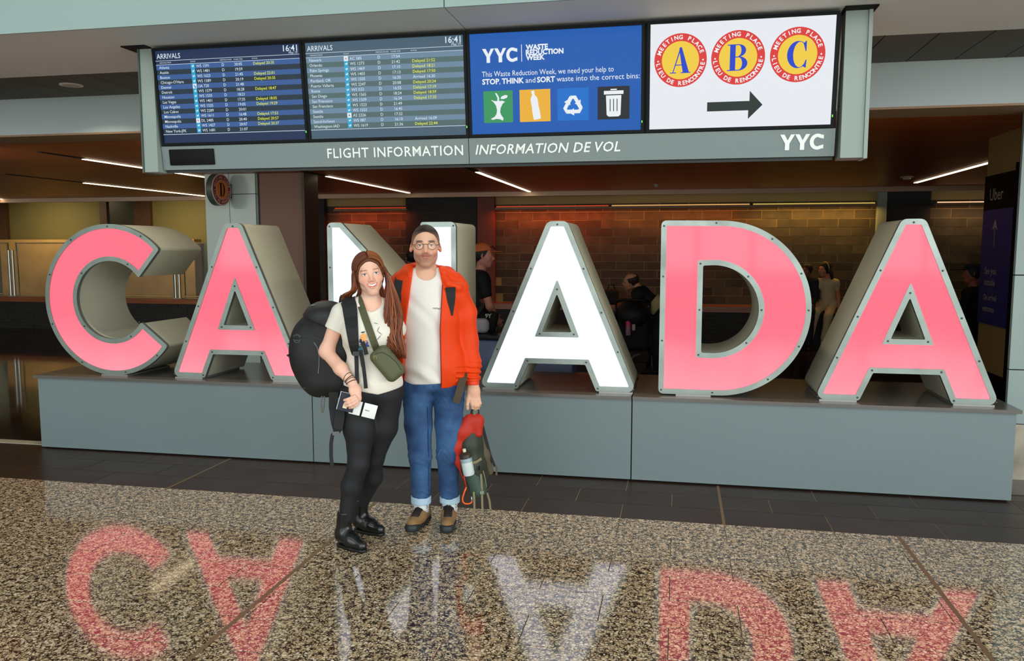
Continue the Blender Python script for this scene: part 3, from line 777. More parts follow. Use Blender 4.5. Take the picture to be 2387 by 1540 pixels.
# --- meeting place screen
sc = screen(3, 'white meeting place screen with three round badges and an arrow', emat('white_screen', col_emit(234, 238, 244)))
def disc(pb, u, v, r, d, n=48): return pb.poly([(u + r*math.cos(2*PI*k/n), v + r*math.sin(2*PI*k/n)) for k in range(n)], d)
def didone(ch):
    """heavy Didone capitals in a unit box, as convex-ish pieces"""
    P = []
    if ch == 'A':
        P += [[(.0, .0), (.30, .0), (.30, .035), (.0, .035)], [(.52, .0), (1.0, .0), (1.0, .035), (.52, .035)], [(.12, .03), (.165, .03), (.50, .87), (.47, .95)], [(.62, .03), (.92, .03), (.56, 1.0), (.46, 1.0), (.44, .90)], [(.24, .30), (.62, .30), (.60, .335), (.25, .335)]]
    if ch == 'B':
        P += [[(.0, .0), (.55, .0), (.55, .035), (.0, .035)], [(.0, .965), (.55, .965), (.55, 1.0), (.0, 1.0)], [(.12, .0), (.38, .0), (.38, 1.0), (.12, 1.0)], [(.3, .505), (.6, .505), (.6, .54), (.3, .54)]]
        for cy, ry, rx, wx in ((.765, .235, .34, .22), (.27, .27, .42, .25)):
            o = [(.53 + rx*math.sin(PI*k/14), cy + ry*math.cos(PI*k/14)) for k in range(15)]; q = [(.53 + (rx - wx)*math.sin(PI*k/14), cy + (ry - .035)*math.cos(PI*k/14)) for k in range(15)]
            P += [[o[k], o[k+1], q[k+1], q[k]] for k in range(14)]
    if ch == 'C':
        for k in range(24):
            f = lambda j, rx, ry, ox: (.52 + ox + rx*math.cos(math.radians(50 + 260*j/24)), .5 + ry*math.sin(math.radians(50 + 260*j/24)))
            P.append([f(k, .50, .51, 0), f(k+1, .50, .51, 0), f(k+1, .30, .475, .08), f(k, .30, .475, .08)])
        P += [[(.86, .62), (.90, .62), (.90, 1.0), (.86, 1.0), (.76, .90)], [(.88, .30), (.92, .30), (.90, .0), (.86, .0), (.72, .08), (.80, .12)]]
    if ch == 'D':
        P += [[(.0, .0), (.5, .0), (.5, .04), (.0, .04)], [(.0, .96), (.5, .96), (.5, 1.0), (.0, 1.0)], [(.12, .0), (.40, .0), (.40, 1.0), (.12, 1.0)]]
        o = [(.48 + .5*math.sin(PI*k/16), .5 + .5*math.cos(PI*k/16)) for k in range(17)]; q = [(.48 + .24*math.sin(PI*k/16), .5 + .46*math.cos(PI*k/16)) for k in range(17)]
        P += [[o[k], o[k+1], q[k+1], q[k]] for k in range(16)]
    return P
def ring_text(pb, u, v, r, txt, mid, size, outward, d, step):
    n = len(txt)
    for k, ch in enumerate(txt):
        if ch == ' ': continue
        a = mid + (-(k - (n - 1) / 2) * step if outward else (k - (n - 1) / 2) * step)
        g = text_geo(ch, size, 'CENTER', bold=size * .03)
        rot = math.radians(a - 90) if outward else math.radians(a + 90)
        rr = r - size * .34 if outward else r + size * .34
        pb.geo(g, u + rr*math.cos(math.radians(a)), v + rr*math.sin(math.radians(a)), d, rot)
RED, YEL, BLU, WHT = emat('badge_red', col_emit(222, 52, 48)), emat('badge_yellow', col_emit(244, 206, 62)), emat('badge_blue', col_emit(20, 62, 205)), emat('badge_white', col_emit(246, 244, 244))
for ch, s_, t in (('A', .170, .347), ('B', .487, .345), ('C', .806, .343)):
    rd, ye, bl, wh = PB(), PB(), PB(), PB()
    u, v = SU(3, s_), SVv(t); R = .137
    disc(rd, u, v, R, D1); disc(ye, u, v, R * .71, D2)
    for q in didone(ch): bl.poly([(u - .054 + x * .108, v - .066 + y * .132) for x, y in q], D3)
    ring_text(wh, u, v, R * .855, 'MEETING PLACE', 90, .030, True, D3, 11.6)
    ring_text(wh, u, v, R * .855, 'LIEU DE RENCONTRE', 270, .030, False, D3, 10.0)
    for sg in (-1, 1): disc(wh, u + sg * R * .855, v - .002, .0045, D3, 10)
    rd.build('badge_ring', RED, sc); ye.build('badge_disc', YEL, sc); bl.build('badge_letter', BLU, sc); wh.build('badge_print', WHT, sc)['kind'] = 'stuff'
PB().poly([(SU(3, .325), SVv(.755)), (SU(3, .325), SVv(.843)), (SU(3, .553), SVv(.843)), (SU(3, .553), SVv(.925)), (SU(3, .630), SVv(.795)), (SU(3, .558), SVv(.660)), (SU(3, .558), SVv(.755))], D1).build('arrow', emat('arrow_dark', col_emit(30, 44, 40)), sc)
# ------------------------------------------------------------------ fixtures on ceilings and walls
def light_strip(x, y0, y1, ch0, ch1, label):
    """recessed slot in the timber ceiling; the diffuser glows over part of it"""
    t = thing('ceiling_light_strip', label, 'light', (x, (y0 + y1) / 2, 2.62), 'linear lights in the timber ceiling')
    MB().box(x - .035, x + .035, ch0, ch1, 2.616, 2.6205).build('channel', DSLOT, t)
    MB().box(x - .026, x + .026, y0, y1, 2.609, 2.6165).build('diffuser', emat('strip_glow', (1.0, .80, .52, 1), 6.0), t)
light_strip(-6.40, 7.95, 10.4, 7.3, 12.2, 'glowing ceiling strip left of the display post, nearer one')
light_strip(-8.75, 10.85, 14.0, 9.4, 14.1, 'long glowing ceiling strip ending at the pale column')
light_strip(-13.28, 13.2, 14.1, 12.6, 14.1, 'short glowing ceiling strip at the far left edge')
light_strip(-4.70, 10.5, 13.95, 8.6, 14.1, 'glowing ceiling strip above the gap between the first A and N')
light_strip(-2.55, 10.3, 14.05, 8.9, 14.1, 'glowing ceiling strip above the N, right one of the two in the middle')
light_strip(3.45, 9.9, 13.3, 9.2, 13.4, 'glowing ceiling strip at the right, beside the dark pylon')
def round_fixture(x, y, z, r, label, name='smoke_detector', cat='detector', m=None):
    t = thing(name, label, cat, (x, y, z))
    m = m or mat('fixture_white', srgb(214, 208, 196), rough=0.5)
    o = MB().lathe([(r, 0), (r, .012), (r * .92, .016)], (x, y, z), (0, 0, -1), 20).build('base', m, t); shade_auto(o)
    o = MB().lathe([(r * .62, .016), (r * .60, .036), (r * .4, .045)], (x, y, z), (0, 0, -1), 20).build('cap', m, t); shade_auto(o)
    return t
round_fixture(3.05, 12.2, 2.62, .085, 'round white smoke detector on the timber ceiling near the right strip')
round_fixture(-.36, 12.9, 2.62, .045, 'tiny round sprinkler rose on the timber ceiling above the D', 'sprinkler', 'sprinkler')
round_fixture(-.68, 8.6, 2.62, .052, 'small round ceiling fitting under the display, left one', 'ceiling_fitting', 'fitting')
round_fixture(-.05, 8.45, 2.62, .052, 'small round ceiling fitting under the display, right one', 'ceiling_fitting', 'fitting')
for k, (x, lab) in enumerate(((-4.60, 'round recessed downlight in the dark panel ceiling left of the display'), (-2.9, 'recessed downlight hidden behind the left screens'), (-1.3, 'recessed downlight hidden behind the middle screens'), (.3, 'recessed downlight hidden behind the right screen'))):
    t = thing('recessed_downlight', lab, 'light', (x, 5.62, 2.895), 'downlights in the dark panel ceiling')
    o = MB().lathe([(.085, 0), (.085, .006), (.066, .008)], (x, 5.62, 2.895), (0, 0, -1), 24).build('trim_ring', mat('fixture_white', srgb(214, 208, 196), rough=0.5), t)
    MB().lathe([(.064, .0), (.064, .009)], (x, 5.62, 2.895), (0, 0, -1), 24).build('lens', mat('dull_lens', srgb(168, 160, 140), rough=0.5), t)
    l = bpy.data.lights.new('downlight_lamp', 'AREA'); l.shape = 'DISK'; l.size = .12; l.energy = 11; l.color = (1, .90, .72); l.spread = math.radians(150)
    lo_ = bpy.data.objects.new('downlight_lamp', l); COL.objects.link(lo_); lo_.location = (x, 5.62, 2.88); lo_.rotation_euler = (math.radians(-12), 0, 0)
# warm tube lamp fixed behind the right end of the display
t = thing('tube_lamp', 'warm tube lamp behind the right end of the display', 'lamp', (.88, 5.3, 2.60))
MB().box(.86, .90, 5.28, 5.32, 2.40, 2.86).build('holder', BLACKM, t)
o = MB().tube([(.88, 5.262, 2.44), (.88, 5.262, 2.60)], .012, 10).build('tube', emat('tube_warm', (1, .72, .36, 1), 16), t)

# ------------------------------------------------------------------ round meeting place D sign on the column
X0, Y0, Z0 = -5.86, 9.72, 2.395
t = thing('round_wall_sign', 'round red and orange meeting place D sign fixed to the pale column', 'sign', (-5.70, 9.9, 2.395))
fwd = Vector((1, -.06, 0)).normalized(); side = Vector((.06, 1, 0)); up = Vector((0, 0, 1)); c0 = Vector((X0, Y0, Z0))
def rp(a, b, d): return c0 + side * a + up * b + fwd * d
def rdisc(r, d0, d1, name, m):
    o = MB().lathe([(r, d0), (r, d1)], c0, fwd, 40).build(name, m, t); return shade_auto(o, 40)
rdisc(.205, -.045, .045, 'drum', mat('drum_dark_green', srgb(60, 74, 66), rough=0.4))
rdisc(.206, .045, .050, 'rim', mat('rim_pale', srgb(205, 180, 170), rough=0.4))
rdisc(.188, .050, .053, 'ring', mat('ring_dark_red', srgb(120, 30, 30), rough=0.5))
rdisc(.128, .053, .055, 'inner_rim', mat('rim_pale', srgb(205, 180, 170), rough=0.4))
rdisc(.122, .055, .057, 'disc', mat('disc_orange', srgb(205, 110, 34), rough=0.5))
b = MB()
for q in didone('D'): b.add([rp(-.06 + x * .12, -.085 + y * .17, .0585) for x, y in q], [tuple(range(len(q)))])
b.build('sign_letter', BLACKM, t)
b = MB()
def rt(txt, mid, outward, step):
    n = len(txt)
    for k, ch in enumerate(txt):
        if ch == ' ': continue
        a = math.radians(mid + (-(k - (n-1)/2) * step if outward else (k - (n-1)/2) * step))
        v, f = text_geo(ch, .046, 'CENTER', bold=.001)
        ro = a - PI/2 if outward else a + PI/2; r = .158 - .016 if outward else .158 + .016
        b.add([rp(r*math.cos(a) + x*math.cos(ro) - y*math.sin(ro), r*math.sin(a) + x*math.sin(ro) + y*math.cos(ro), .0545) for x, y in v], f)
rt('MEETING PLACE', 90, True, 12); rt('LIEU DE RENCONTRE', 270, False, 10.5)
b.build('sign_print', mat('print_pinkish', srgb(216, 170, 150), rough=0.5), t)
MB().box(-5.89, -5.83, 9.90, 9.99, 2.30, 2.49).build('bracket', mat('bracket_dark', srgb(46, 44, 50), rough=0.5), t)

# ------------------------------------------------------------------ glass balustrade on the ledge
GLASS = mat('balustrade_glass', (0.9, 0.93, 0.9, 1), rough=0.03, trans=1.0, ior=1.5)
GOLD = mat('balustrade_frame', srgb(200, 176, 128), rough=0.35, metal=0.5)
STEEL = mat('balustrade_post', srgb(190, 190, 180), rough=0.3, metal=0.7)
spans = [(-14.95, -13.50, 'glass balustrade panel cut by the left edge of the picture'), (-13.29, -9.74, 'long glass balustrade panel behind the letter C'), (-9.50, -7.7, 'glass balustrade panel partly behind the pale column')]
for x0, x1, lab in spans:
    t = thing('glass_balustrade', lab, 'balustrade', ((x0 + x1) / 2, 14.42, .655), 'glass balustrade panels on the ledge')
    MB().box(x0 + .02, x1 - .02, 14.415, 14.423, .73, 1.74).build('glass_pane', GLASS, t)
    for z in (.70, 1.742): MB().box(x0, x1, 14.40, 14.44, z - .012, z + .012).build('rail', GOLD, t)
    MB().box(x0, x1, 14.40, 14.44, .655, .668).build('rail', GOLD, t)
    for x in (x0, x1): MB().box(x - .012, x + .012, 14.40, 14.44, .655, 1.754).build('stile', GOLD, t)
for x, lab in ((-13.395, 'steel balustrade post at the far left'), (-9.62, 'steel balustrade post seen through the letter C')):
    t = thing('balustrade_post', lab, 'post', (x, 14.38, .655))
    for dx in (-.045, .045):
        o = MB().tube([(x + dx, 14.37, .655), (x + dx, 14.37, 1.60)], .028, 10).build('upright', STEEL, t); shade_auto(o)
    MB().box(x - .09, x + .09, 14.33, 14.41, .655, .67).build('foot_plate', STEEL, t)

# ------------------------------------------------------------------ pylon at the right
PX = 2.70
t = thing('sign_pylon', 'tall beige pylon with black and blue ride pickup sign facing left', 'sign', (PX + .1, 7.7, 0))
BEIGE = mat('pylon_beige', srgb(170, 142, 92), rough=0.5)
MB().box(PX, PX + .30, 7.42, 8.12, 0.56, 2.62).build('column', BEIGE, t)
MB().box(PX - .004, PX + .30, 7.41, 8.13, 0.0, 0.56).build('base', BLACKM, t)
MB().box(PX - .024, PX + .30, 7.385, 7.418, 0.0, 2.34).build('edge_strip', BLACKM, t)
BLUE = mat('pylon_blue', srgb(24, 44, 130), rough=0.4)
MB().box(PX - .02, PX, 7.42, 8.10, 1.98, 2.28).build('black_panel', BLACKM, t)
MB().box(PX - .02, PX, 7.42, 8.10, 0.98, 1.98).build('blue_panel', BLUE, t)
PW = mat('pylon_print', srgb(196, 186, 160), rough=0.5)
def pyl(txt, y, z, size, name='lettering', bold=0.0):
    # reads left to right from the far edge towards the near edge
    v, f = text_geo(txt, size, 'LEFT', bold=bold)
    MB().add([(PX - .0215, y - x, z + h) for x, h in v], f).build(name, PW, t)['kind'] = 'stuff'
pyl('Uber', 7.96, 2.06, .15); pyl('See you', 7.98, 1.42, .085, bold=.001); pyl('outside', 7.98, 1.32, .085, bold=.001)
pyl('On arrival', 7.98, 1.19, .075, bold=.001); pyl('entrance', 7.98, 1.09, .075, bold=.001)
MB().box(PX - .0215, PX - .02, 7.62, 7.98, 1.275, 1.280).build('rule_line', mat('rule_blue', srgb(70, 110, 170), rough=0.5), t)
a = MB(); ys = 7.80
a.add([(PX - .0215, ys + .006, 1.66), (PX - .0215, ys - .006, 1.66), (PX - .0215, ys - .006, 1.86), (PX - .0215, ys + .006, 1.86)], [(0, 1, 2, 3)])
a.add([(PX - .0215, ys, 1.90), (PX - .0215, ys + .06, 1.80), (PX - .0215, ys, 1.83), (PX - .0215, ys - .06, 1.80)], [(0, 1, 2, 3)])
a.build('arrow', PW, t)

# ------------------------------------------------------------------ washers added out of sight to brighten column, brown wall and far room
def washer(x, y, z, aim, power, color, label, spread=120, sx=.5):
    t = thing('added_washer', label, 'lamp', (x, y, z), 'washers added out of sight')
    MB().box(x - sx / 2, x + sx / 2, y - .04, y + .02, z, z + .05).build('housing', BLACKM, t)
    MB().box(x - sx / 2 + .01, x + sx / 2 - .01, y - .03, y + .01, z - .004, z).build('lens', mat('dull_lens', srgb(168, 160, 140), rough=0.5), t)
    l = bpy.data.lights.new('added_washer_lamp', 'AREA'); l.shape = 'RECTANGLE'; l.size = sx; l.size_y = .06; l.energy = power; l.color = color; l.spread = math.radians(spread)
    o = bpy.data.objects.new('added_washer_lamp', l); COL.objects.link(o); o.location = (x, y - .01, z - .012)
    d = (Vector(aim) - o.location).normalized(); o.rotation_euler = d.to_track_quat('-Z', 'Y').to_euler()
washer(-7.2, 6.60, 2.55, (-5.9, 10.0, 1.6), 9, (1, .97, .90), 'added washer hidden behind the fascia, lighting the pale column')
washer(-4.2, 6.60, 2.55, (-5.4, 10.0, 1.5), 6, (1, .95, .86), 'added washer hidden behind the fascia, lighting the brown wall')
washer(-15.2, 16.6, 2.95, (-15.2, 18.0, .9), 24, (1, .82, .45), 'added washer hidden above the far room, left one', 140, 1.2)
washer(-11.6, 16.6, 2.95, (-11.6, 18.0, .9), 24, (1, .82, .45), 'added washer hidden above the far room, right one', 140, 1.2)
# ------------------------------------------------------------------ implicit-surface modelling (for bodies, cloth, bags)
def vlen(P): return np.sqrt((P * P).sum(-1))
def A3(*v): return np.array(v, dtype=np.float32)
def cap(a, b, ra, rb=None, flat=None):
    """tapered capsule; flat=(axis, factor) squeezes it along an axis"""
    a = np.array(a, np.float32); b = np.array(b, np.float32); rb = ra if rb is None else rb
    ax = None
    if flat is not None:
        ax = np.array(flat[0], np.float32); ax /= np.linalg.norm(ax); fk = 1.0 / flat[1] - 1.0
    def f(P):
        if ax is not None:
            m = (a + b) / 2; Q = P + ((P - m) @ ax)[:, None] * ax * fk
        else: Q = P
        d = b - a; L = float(d @ d) + 1e-9
        t = np.clip(((Q - a) @ d) / L, 0, 1)
        r = vlen(Q - a - t[:, None] * d) - (ra + (rb - ra) * t)
        return r * (min(1.0, flat[1]) if ax is not None else 1.0)
    lo = np.minimum(a - ra, b - rb) ; hi = np.maximum(a + ra, b + rb)
    mx = max(ra, rb) * (max(1.0, flat[1]) if flat else 1.0)
    f.lo = np.minimum(a, b) - mx; f.hi = np.maximum(a, b) + mx
    return f
def rotm(rx=0, ry=0, rz=0):
    return np.array(Euler((math.radians(rx), math.radians(ry), math.radians(rz))).to_matrix(), np.float32)
def ell(c, r, rot=None):
    c = np.array(c, np.float32); r = np.array(r, np.float32); M = None if rot is None else rotm(*rot)
    def f(P):
        Q = P - c
        if M is not None: Q = Q @ M
        k0 = vlen(Q / r); k1 = vlen(Q / (r * r)) + 1e-9
        return np.where(k0 < 1e-4, -r.min(), k0 * (k0 - 1.0) / k1)
    m = float(r.max()) if rot is not None else r
    f.lo = c - m; f.hi = c + m
    return f
def rbox(c, half, r, rot=None):
    c = np.array(c, np.float32); half = np.array(half, np.float32) - r; M = None if rot is None else rotm(*rot)
    def f(P):
        Q = P - c
        if M is not None: Q = Q @ M
        q = np.abs(Q) - half
        return vlen(np.maximum(q, 0)) + np.minimum(q.max(-1), 0) - r
    m = float(np.linalg.norm(half + r)) if rot is not None else half + r
    f.lo = c - m; f.hi = c + m
    return f
def chain(pts, rs, k=None, flat=None):
    fs = [cap(pts[i], pts[i + 1], rs[i], rs[i + 1], flat) for i in range(len(pts) - 1)]
    return U(*fs, k=k if k is not None else min(rs) * 0.5)
def smin(a, b, k):
    if k <= 0: return np.minimum(a, b)
    h = np.clip(0.5 + 0.5 * (b - a) / k, 0, 1)
    return b + (a - b) * h - k * h * (1 - h)
def U(*fs, k=0.02):
    def f(P):
        d = fs[0](P)
        for g in fs[1:]: d = smin(d, g(P), k)
        return d
    f.lo = np.min([g.lo for g in fs], 0) - k; f.hi = np.max([g.hi for g in fs], 0) + k
    return f
def SUB(a, b, k=0.004):
    def f(P): return -smin(-a(P), b(P), k)
    f.lo, f.hi = a.lo, a.hi
    return f
def INT(a, b, k=0.004):
    def f(P): return -smin(-a(P), -b(P), k)
    f.lo, f.hi = a.lo, a.hi
    return f
def GROW(a, r):
    def f(P): return a(P) - r
    f.lo, f.hi = a.lo - r, a.hi + r
    return f
def DISP(a, fn, amp):
    def f(P): return a(P) + fn(P)
    f.lo, f.hi = a.lo - amp, a.hi + amp
    return f
def half(p, n):
    """half-space below the plane through p with outward normal n"""
    p = np.array(p, np.float32); n = np.array(n, np.float32); n = n / np.linalg.norm(n)
    return lambda P: (P - p) @ n
def folds(amp, fa=14.0, fb=9.0, fz=17.0, seed=0.0, sharp=1.6):
    """creases: warped ridges"""
    def f(P):
        x, y, z = P[:, 0], P[:, 1], P[:, 2]
        w = 0.9 * np.sin(5.1 * x + 3.3 * z + seed) + 0.7 * np.sin(7.7 * z - 4.1 * y + 1.7 * seed)
        s = np.sin(fa * x + fz * z + 2.2 * w + seed) * 0.6 + np.sin(fb * y * 1.7 - fz * 1.6 * z + 1.4 * w + 2.1 * seed) * 0.4
        return amp * (np.abs(s) ** sharp) * np.sign(s) * (0.55 + 0.45 * np.sin(3.1 * z + 4.0 * x + seed))
    return f

def sdf_geo(fn, h, pad=2):
    """surface-net mesh of fn < 0; evaluates only near the surface"""
    B = 6
    lo = np.array(fn.lo, np.float64) - pad * h; hi = np.array(fn.hi, np.float64) + pad * h
    n = (np.ceil((hi - lo) / h / B).astype(int) + 1) * B
    nb = n // B
    gx = [lo[i] + h * B * (np.arange(nb[i]) + 0.5) for i in range(3)]
    C = np.stack(np.meshgrid(*gx, indexing='ij'), -1).reshape(-1, 3).astype(np.float32)
    dc = fn(C); lim = h * B * 0.5 * 1.732 * 1.35 + 1.5 * h
    act = np.abs(dc) < lim
    D = np.where(dc.reshape(nb) > 0, 1.0, -1.0).astype(np.float32)
    D = D.repeat(B, 0).repeat(B, 1).repeat(B, 2)
    idx = np.argwhere(act.reshape(nb))
    off = np.stack(np.meshgrid(*[np.arange(B)] * 3, indexing='ij'), -1).reshape(-1, 3)
    I = (idx[:, None, :] * B + off[None]).reshape(-1, 3)
    for s in range(0, len(I), 400000):
        J = I[s:s + 400000]
        D[J[:, 0], J[:, 1], J[:, 2]] = fn((lo + J * h).astype(np.float32))
    ins = D < 0
    cnt = np.zeros(tuple(n - 1), np.int8)
    for dx in (0, 1):
        for dy in (0, 1):
            for dz in (0, 1):
                cnt += ins[dx:n[0] - 1 + dx, dy:n[1] - 1 + dy, dz:n[2] - 1 + dz]
    mask = (cnt > 0) & (cnt < 8)
    cells = np.argwhere(mask)
    vid = -np.ones(tuple(n - 1), np.int64); vid[mask] = np.arange(len(cells))
    acc = np.zeros((len(cells), 3)); num = np.zeros(len(cells))
    for ax in range(3):
        o1, o2 = [a for a in range(3) if a != ax]
        for i in (0, 1):
            for j in (0, 1):
                p = cells.copy(); p[:, o1] += i; p[:, o2] += j
                q = p.copy(); q[:, ax] += 1
                da = D[p[:, 0], p[:, 1], p[:, 2]]; db = D[q[:, 0], q[:, 1], q[:, 2]]
                cr = (da < 0) != (db < 0)
                t = np.where(cr, da / np.where(cr, da - db, 1), 0)
                pt = p.astype(np.float64); pt[:, ax] += t
                acc[cr] += pt[cr]; num[cr] += 1
    V = lo + acc / num[:, None] * h
    F = []
    for ax in range(3):
        o1, o2 = (ax + 1) % 3, (ax + 2) % 3
        sl0 = [slice(None)] * 3; sl1 = [slice(None)] * 3
        sl0[ax] = slice(0, n[ax] - 1); sl1[ax] = slice(1, n[ax])
        a = ins[tuple(sl0)]; b = ins[tuple(sl1)]
        E = np.argwhere(a != b)
        E = E[(E[:, o1] > 0) & (E[:, o2] > 0) & (E[:, o1] < n[o1] - 1) & (E[:, o2] < n[o2] - 1)]
        s = ins[E[:, 0], E[:, 1], E[:, 2]]
        def cid(d1, d2):
            q = E.copy(); q[:, o1] += d1; q[:, o2] += d2
            return vid[q[:, 0], q[:, 1], q[:, 2]]
        Q = np.stack([cid(-1, -1), cid(0, -1), cid(0, 0), cid(-1, 0)], -1)
        Q[~s] = Q[~s][:, ::-1]
        F.append(Q)
    F = np.concatenate(F); F = F[(F >= 0).all(1)]
    return V, F

class Frame:
    """local frame: a = picture right, b = towards the camera, z = up"""
    def __init__(s, O, yaw=None):
        s.O = np.array(O, float); f = np.array([-s.O[0], -s.O[1], 0.0]); f /= np.linalg.norm(f)
        if yaw is not None: f = np.array([math.sin(math.radians(yaw)), -math.cos(math.radians(yaw)), 0])
        s.f = f; s.r = np.array([-f[1], f[0], 0.0])
        s.M = np.stack([s.r, s.f, [0, 0, 1]])     # rows
    def w(s, P): return s.O + np.asarray(P, float) @ s.M
    def p(s, *abz): return Vector(s.O + np.array(abz, float) @ s.M)

def np_obj(name, V, F, m, parent=None, colors=None, smooth=True):
    me = bpy.data.meshes.new(name)
    me.vertices.add(len(V)); me.vertices.foreach_set('co', np.asarray(V, np.float32).ravel())
    k = F.shape[1]
    me.loops.add(F.size); me.loops.foreach_set('vertex_index', F.astype(np.int32).ravel())
    me.polygons.add(len(F)); me.polygons.foreach_set('loop_start', np.arange(0, F.size, k, dtype=np.int32))
    me.polygons.foreach_set('loop_total', np.full(len(F), k, np.int32))
    me.polygons.foreach_set('use_smooth', np.full(len(F), smooth))
    me.update(calc_edges=True); me.validate()
    me.materials.append(m)
    if colors is not None:
        at = me.color_attributes.new('Col', 'FLOAT_COLOR', 'POINT')
        at.data.foreach_set('color', np.asarray(colors, np.float32).ravel())
    return link(bpy.data.objects.new(name, me), parent)

def sdf_obj(name, fr, fn, h, m, parent=None, color_fn=None):
    V, F = sdf_geo(fn, h)
    F = F[:, ::-1]                                     # the a, b, z frame is left-handed
    return np_obj(name, fr.w(V), F, m, parent, None if color_fn is None else color_fn(V))

def vcol_mat(name, rough=0.5, sss=0.0, bump=0.0, bscale=200.0, spec=0.4):
    m = mat(name, (.5, .5, .5, 1), rough=rough, bump=bump, bscale=bscale, spec=spec, sss=sss)
    T = NT(m); p = T.n['Principled BSDF']
    a = T.add('ShaderNodeAttribute', attribute_name='Col'); T.link(a.outputs['Color'], p.inputs['Base Color'])
    return m
SKIN = vcol_mat('skin', rough=0.48, sss=0.25)
def lerp(c0, c1, t): t = np.clip(t, 0, 1)[:, None]; return c0 * (1 - t) + c1 * t
def gauss(V, c, s):
    d = (V - np.array(c)) / np.array(s); return np.exp(-(d * d).sum(-1))

def head_sdf(P):
    """head in its own frame: x picture right, y front, z up, eye line at z = 0, top at .12, chin at -.12"""
    w = P.get('w', 1.0); jw = P.get('jaw', 1.0); sm = P.get('smile', 0.0); no = P.get('nose', 1.0)
    parts = [ell((0, -.020, .034), (.0775 * w, .098, .088)), ell((0, .006, -.018), (.068 * w, .080, .080)) if not P.get('female') else ell((0, .006, -.014), (.067 * w, .080, .074))]
    base = U(*parts, k=.03)
    jaw = U(ell((0, .050, -.100), (.024 * (.5 + .5 * jw), .024, .020)), cap((-.050 * jw, -.004, -.062), (-.020 * jw, .044, -.098), .020, .018), cap((.050 * jw, -.004, -.062), (.020 * jw, .044, -.098), .020, .018), k=.02)
    base = U(base, jaw, k=.034)
    cheeks = U(ell((-.043 * w, .050, -.030), (.024, .020, .022)), ell((.043 * w, .050, -.030), (.024, .020, .022)), k=.01)
    brow = cap((-.038, .072, .020), (.038, .072, .020), .0105)
    mz = ell((0, .066, -.062), (.034, .020, .026)) if not P.get('female') else ell((0, .062, -.060), (.040, .022, .034))
    base = U(base, cheeks, k=.022); base = U(base, brow, k=.016); base = U(base, mz, k=.02)
    for sx in (-1, 1): base = SUB(base, ell((sx * .0325, .092, .001), (.019, .014, .0125)), k=.012)
    lids = []
    for sx in (-1, 1):
        l = ell((sx * .0325, .0668, .0005), (.0168, .0160, .0145))
        l = SUB(l, ell((sx * .0325, .087, -.0008), (.0142, .0155, P.get('eye', .0066))), k=.0015)
        lids.append(l)
    base = U(base, *lids, k=.004)
    nose = U(cap((0, .078, .010), (0, .101 * (.6 + .4 * no), -.032), .0075, .0115 * no), ell((-.0125 * no, .088, -.038), (.0085, .010, .0075)), ell((.0125 * no, .088, -.038), (.0085, .010, .0075)), k=.008)
    base = U(base, nose, k=.010)
    zl, hw = -.0625, P.get('mw', .024 + .006 * sm); cy = .0865; up = .007 * sm; bk = .012 + .004 * sm
    th = P.get('lip', 1.0)
    ul = U(cap((-hw, cy - bk, zl + .002 + up), (-.007, cy + .001, zl + .0055), .0032 * th, .0052 * th), cap((hw, cy - bk, zl + .002 + up), (.007, cy + .001, zl + .0055), .0032 * th, .0052 * th), cap((-.007, cy + .001, zl + .0055), (.007, cy + .001, zl + .0055), .005 * th), k=.004)
    gap = .0085 if P.get('open') else 0.0
    ll = U(cap((-hw * .9, cy - bk, zl + up * .8), (-.008, cy - .0005, zl - .006 - gap), .003 * th, .0058 * th), cap((hw * .9, cy - bk, zl + up * .8), (.008, cy - .0005, zl - .006 - gap), .003 * th, .0058 * th), cap((-.008, cy - .0005, zl - .006 - gap), (.008, cy - .0005, zl - .006 - gap), .0056 * th), k=.004)
    base = U(base, ul, ll, k=.005)
    if P.get('open'):
        base = SUB(base, U(cap((-hw * .92, cy - bk + .006, zl + up * .9 + .0005), (0, cy + .005, zl - .0022), .0026, .0070), cap((hw * .92, cy - bk + .006, zl + up * .9 + .0005), (0, cy + .005, zl - .0022), .0026, .0070), k=.002), k=.0015)
    else:
        base = SUB(base, U(cap((-hw, cy - bk + .006, zl + up + .0008), (0, cy + .009, zl), .0012, .0016), cap((hw, cy - bk + .006, zl + up + .0008), (0, cy + .009, zl), .0012, .0016), k=.001), k=.002)
    ears = []
    for sx in (-1, 1):
        e = ell((sx * .0825 * w, -.014, -.002), (.0080, .018, .031), (10, sx * -10, sx * -34))
        e = SUB(e, ell((sx * .0875 * w, -.003, .001), (.0065, .010, .020), (10, sx * -10, sx * -34)), k=.004); ears.append(e)
    if P.get('ears', True): base = U(base, *ears, k=.006)
    base.lo = np.array((-.105, -.125, -.13)); base.hi = np.array((.105, .125, .13))
    return base
def XF(fn, c, rot, s=1.0):
    """place a head-frame sdf at c with rotation"""
    M = rotm(*rot); c = np.array(c, np.float32)
    def f(P): return fn(((P - c) @ M) / s) * s
    r = float(np.max(np.abs(np.stack([fn.lo, fn.hi])))) * 1.35 * s
    f.lo = c - r; f.hi = c + r
    f.inv = lambda V: ((V - c) @ M.astype(float)) / s
    f.fwd = lambda p: (np.array(p) * s) @ M.T.astype(float) + c
    return f
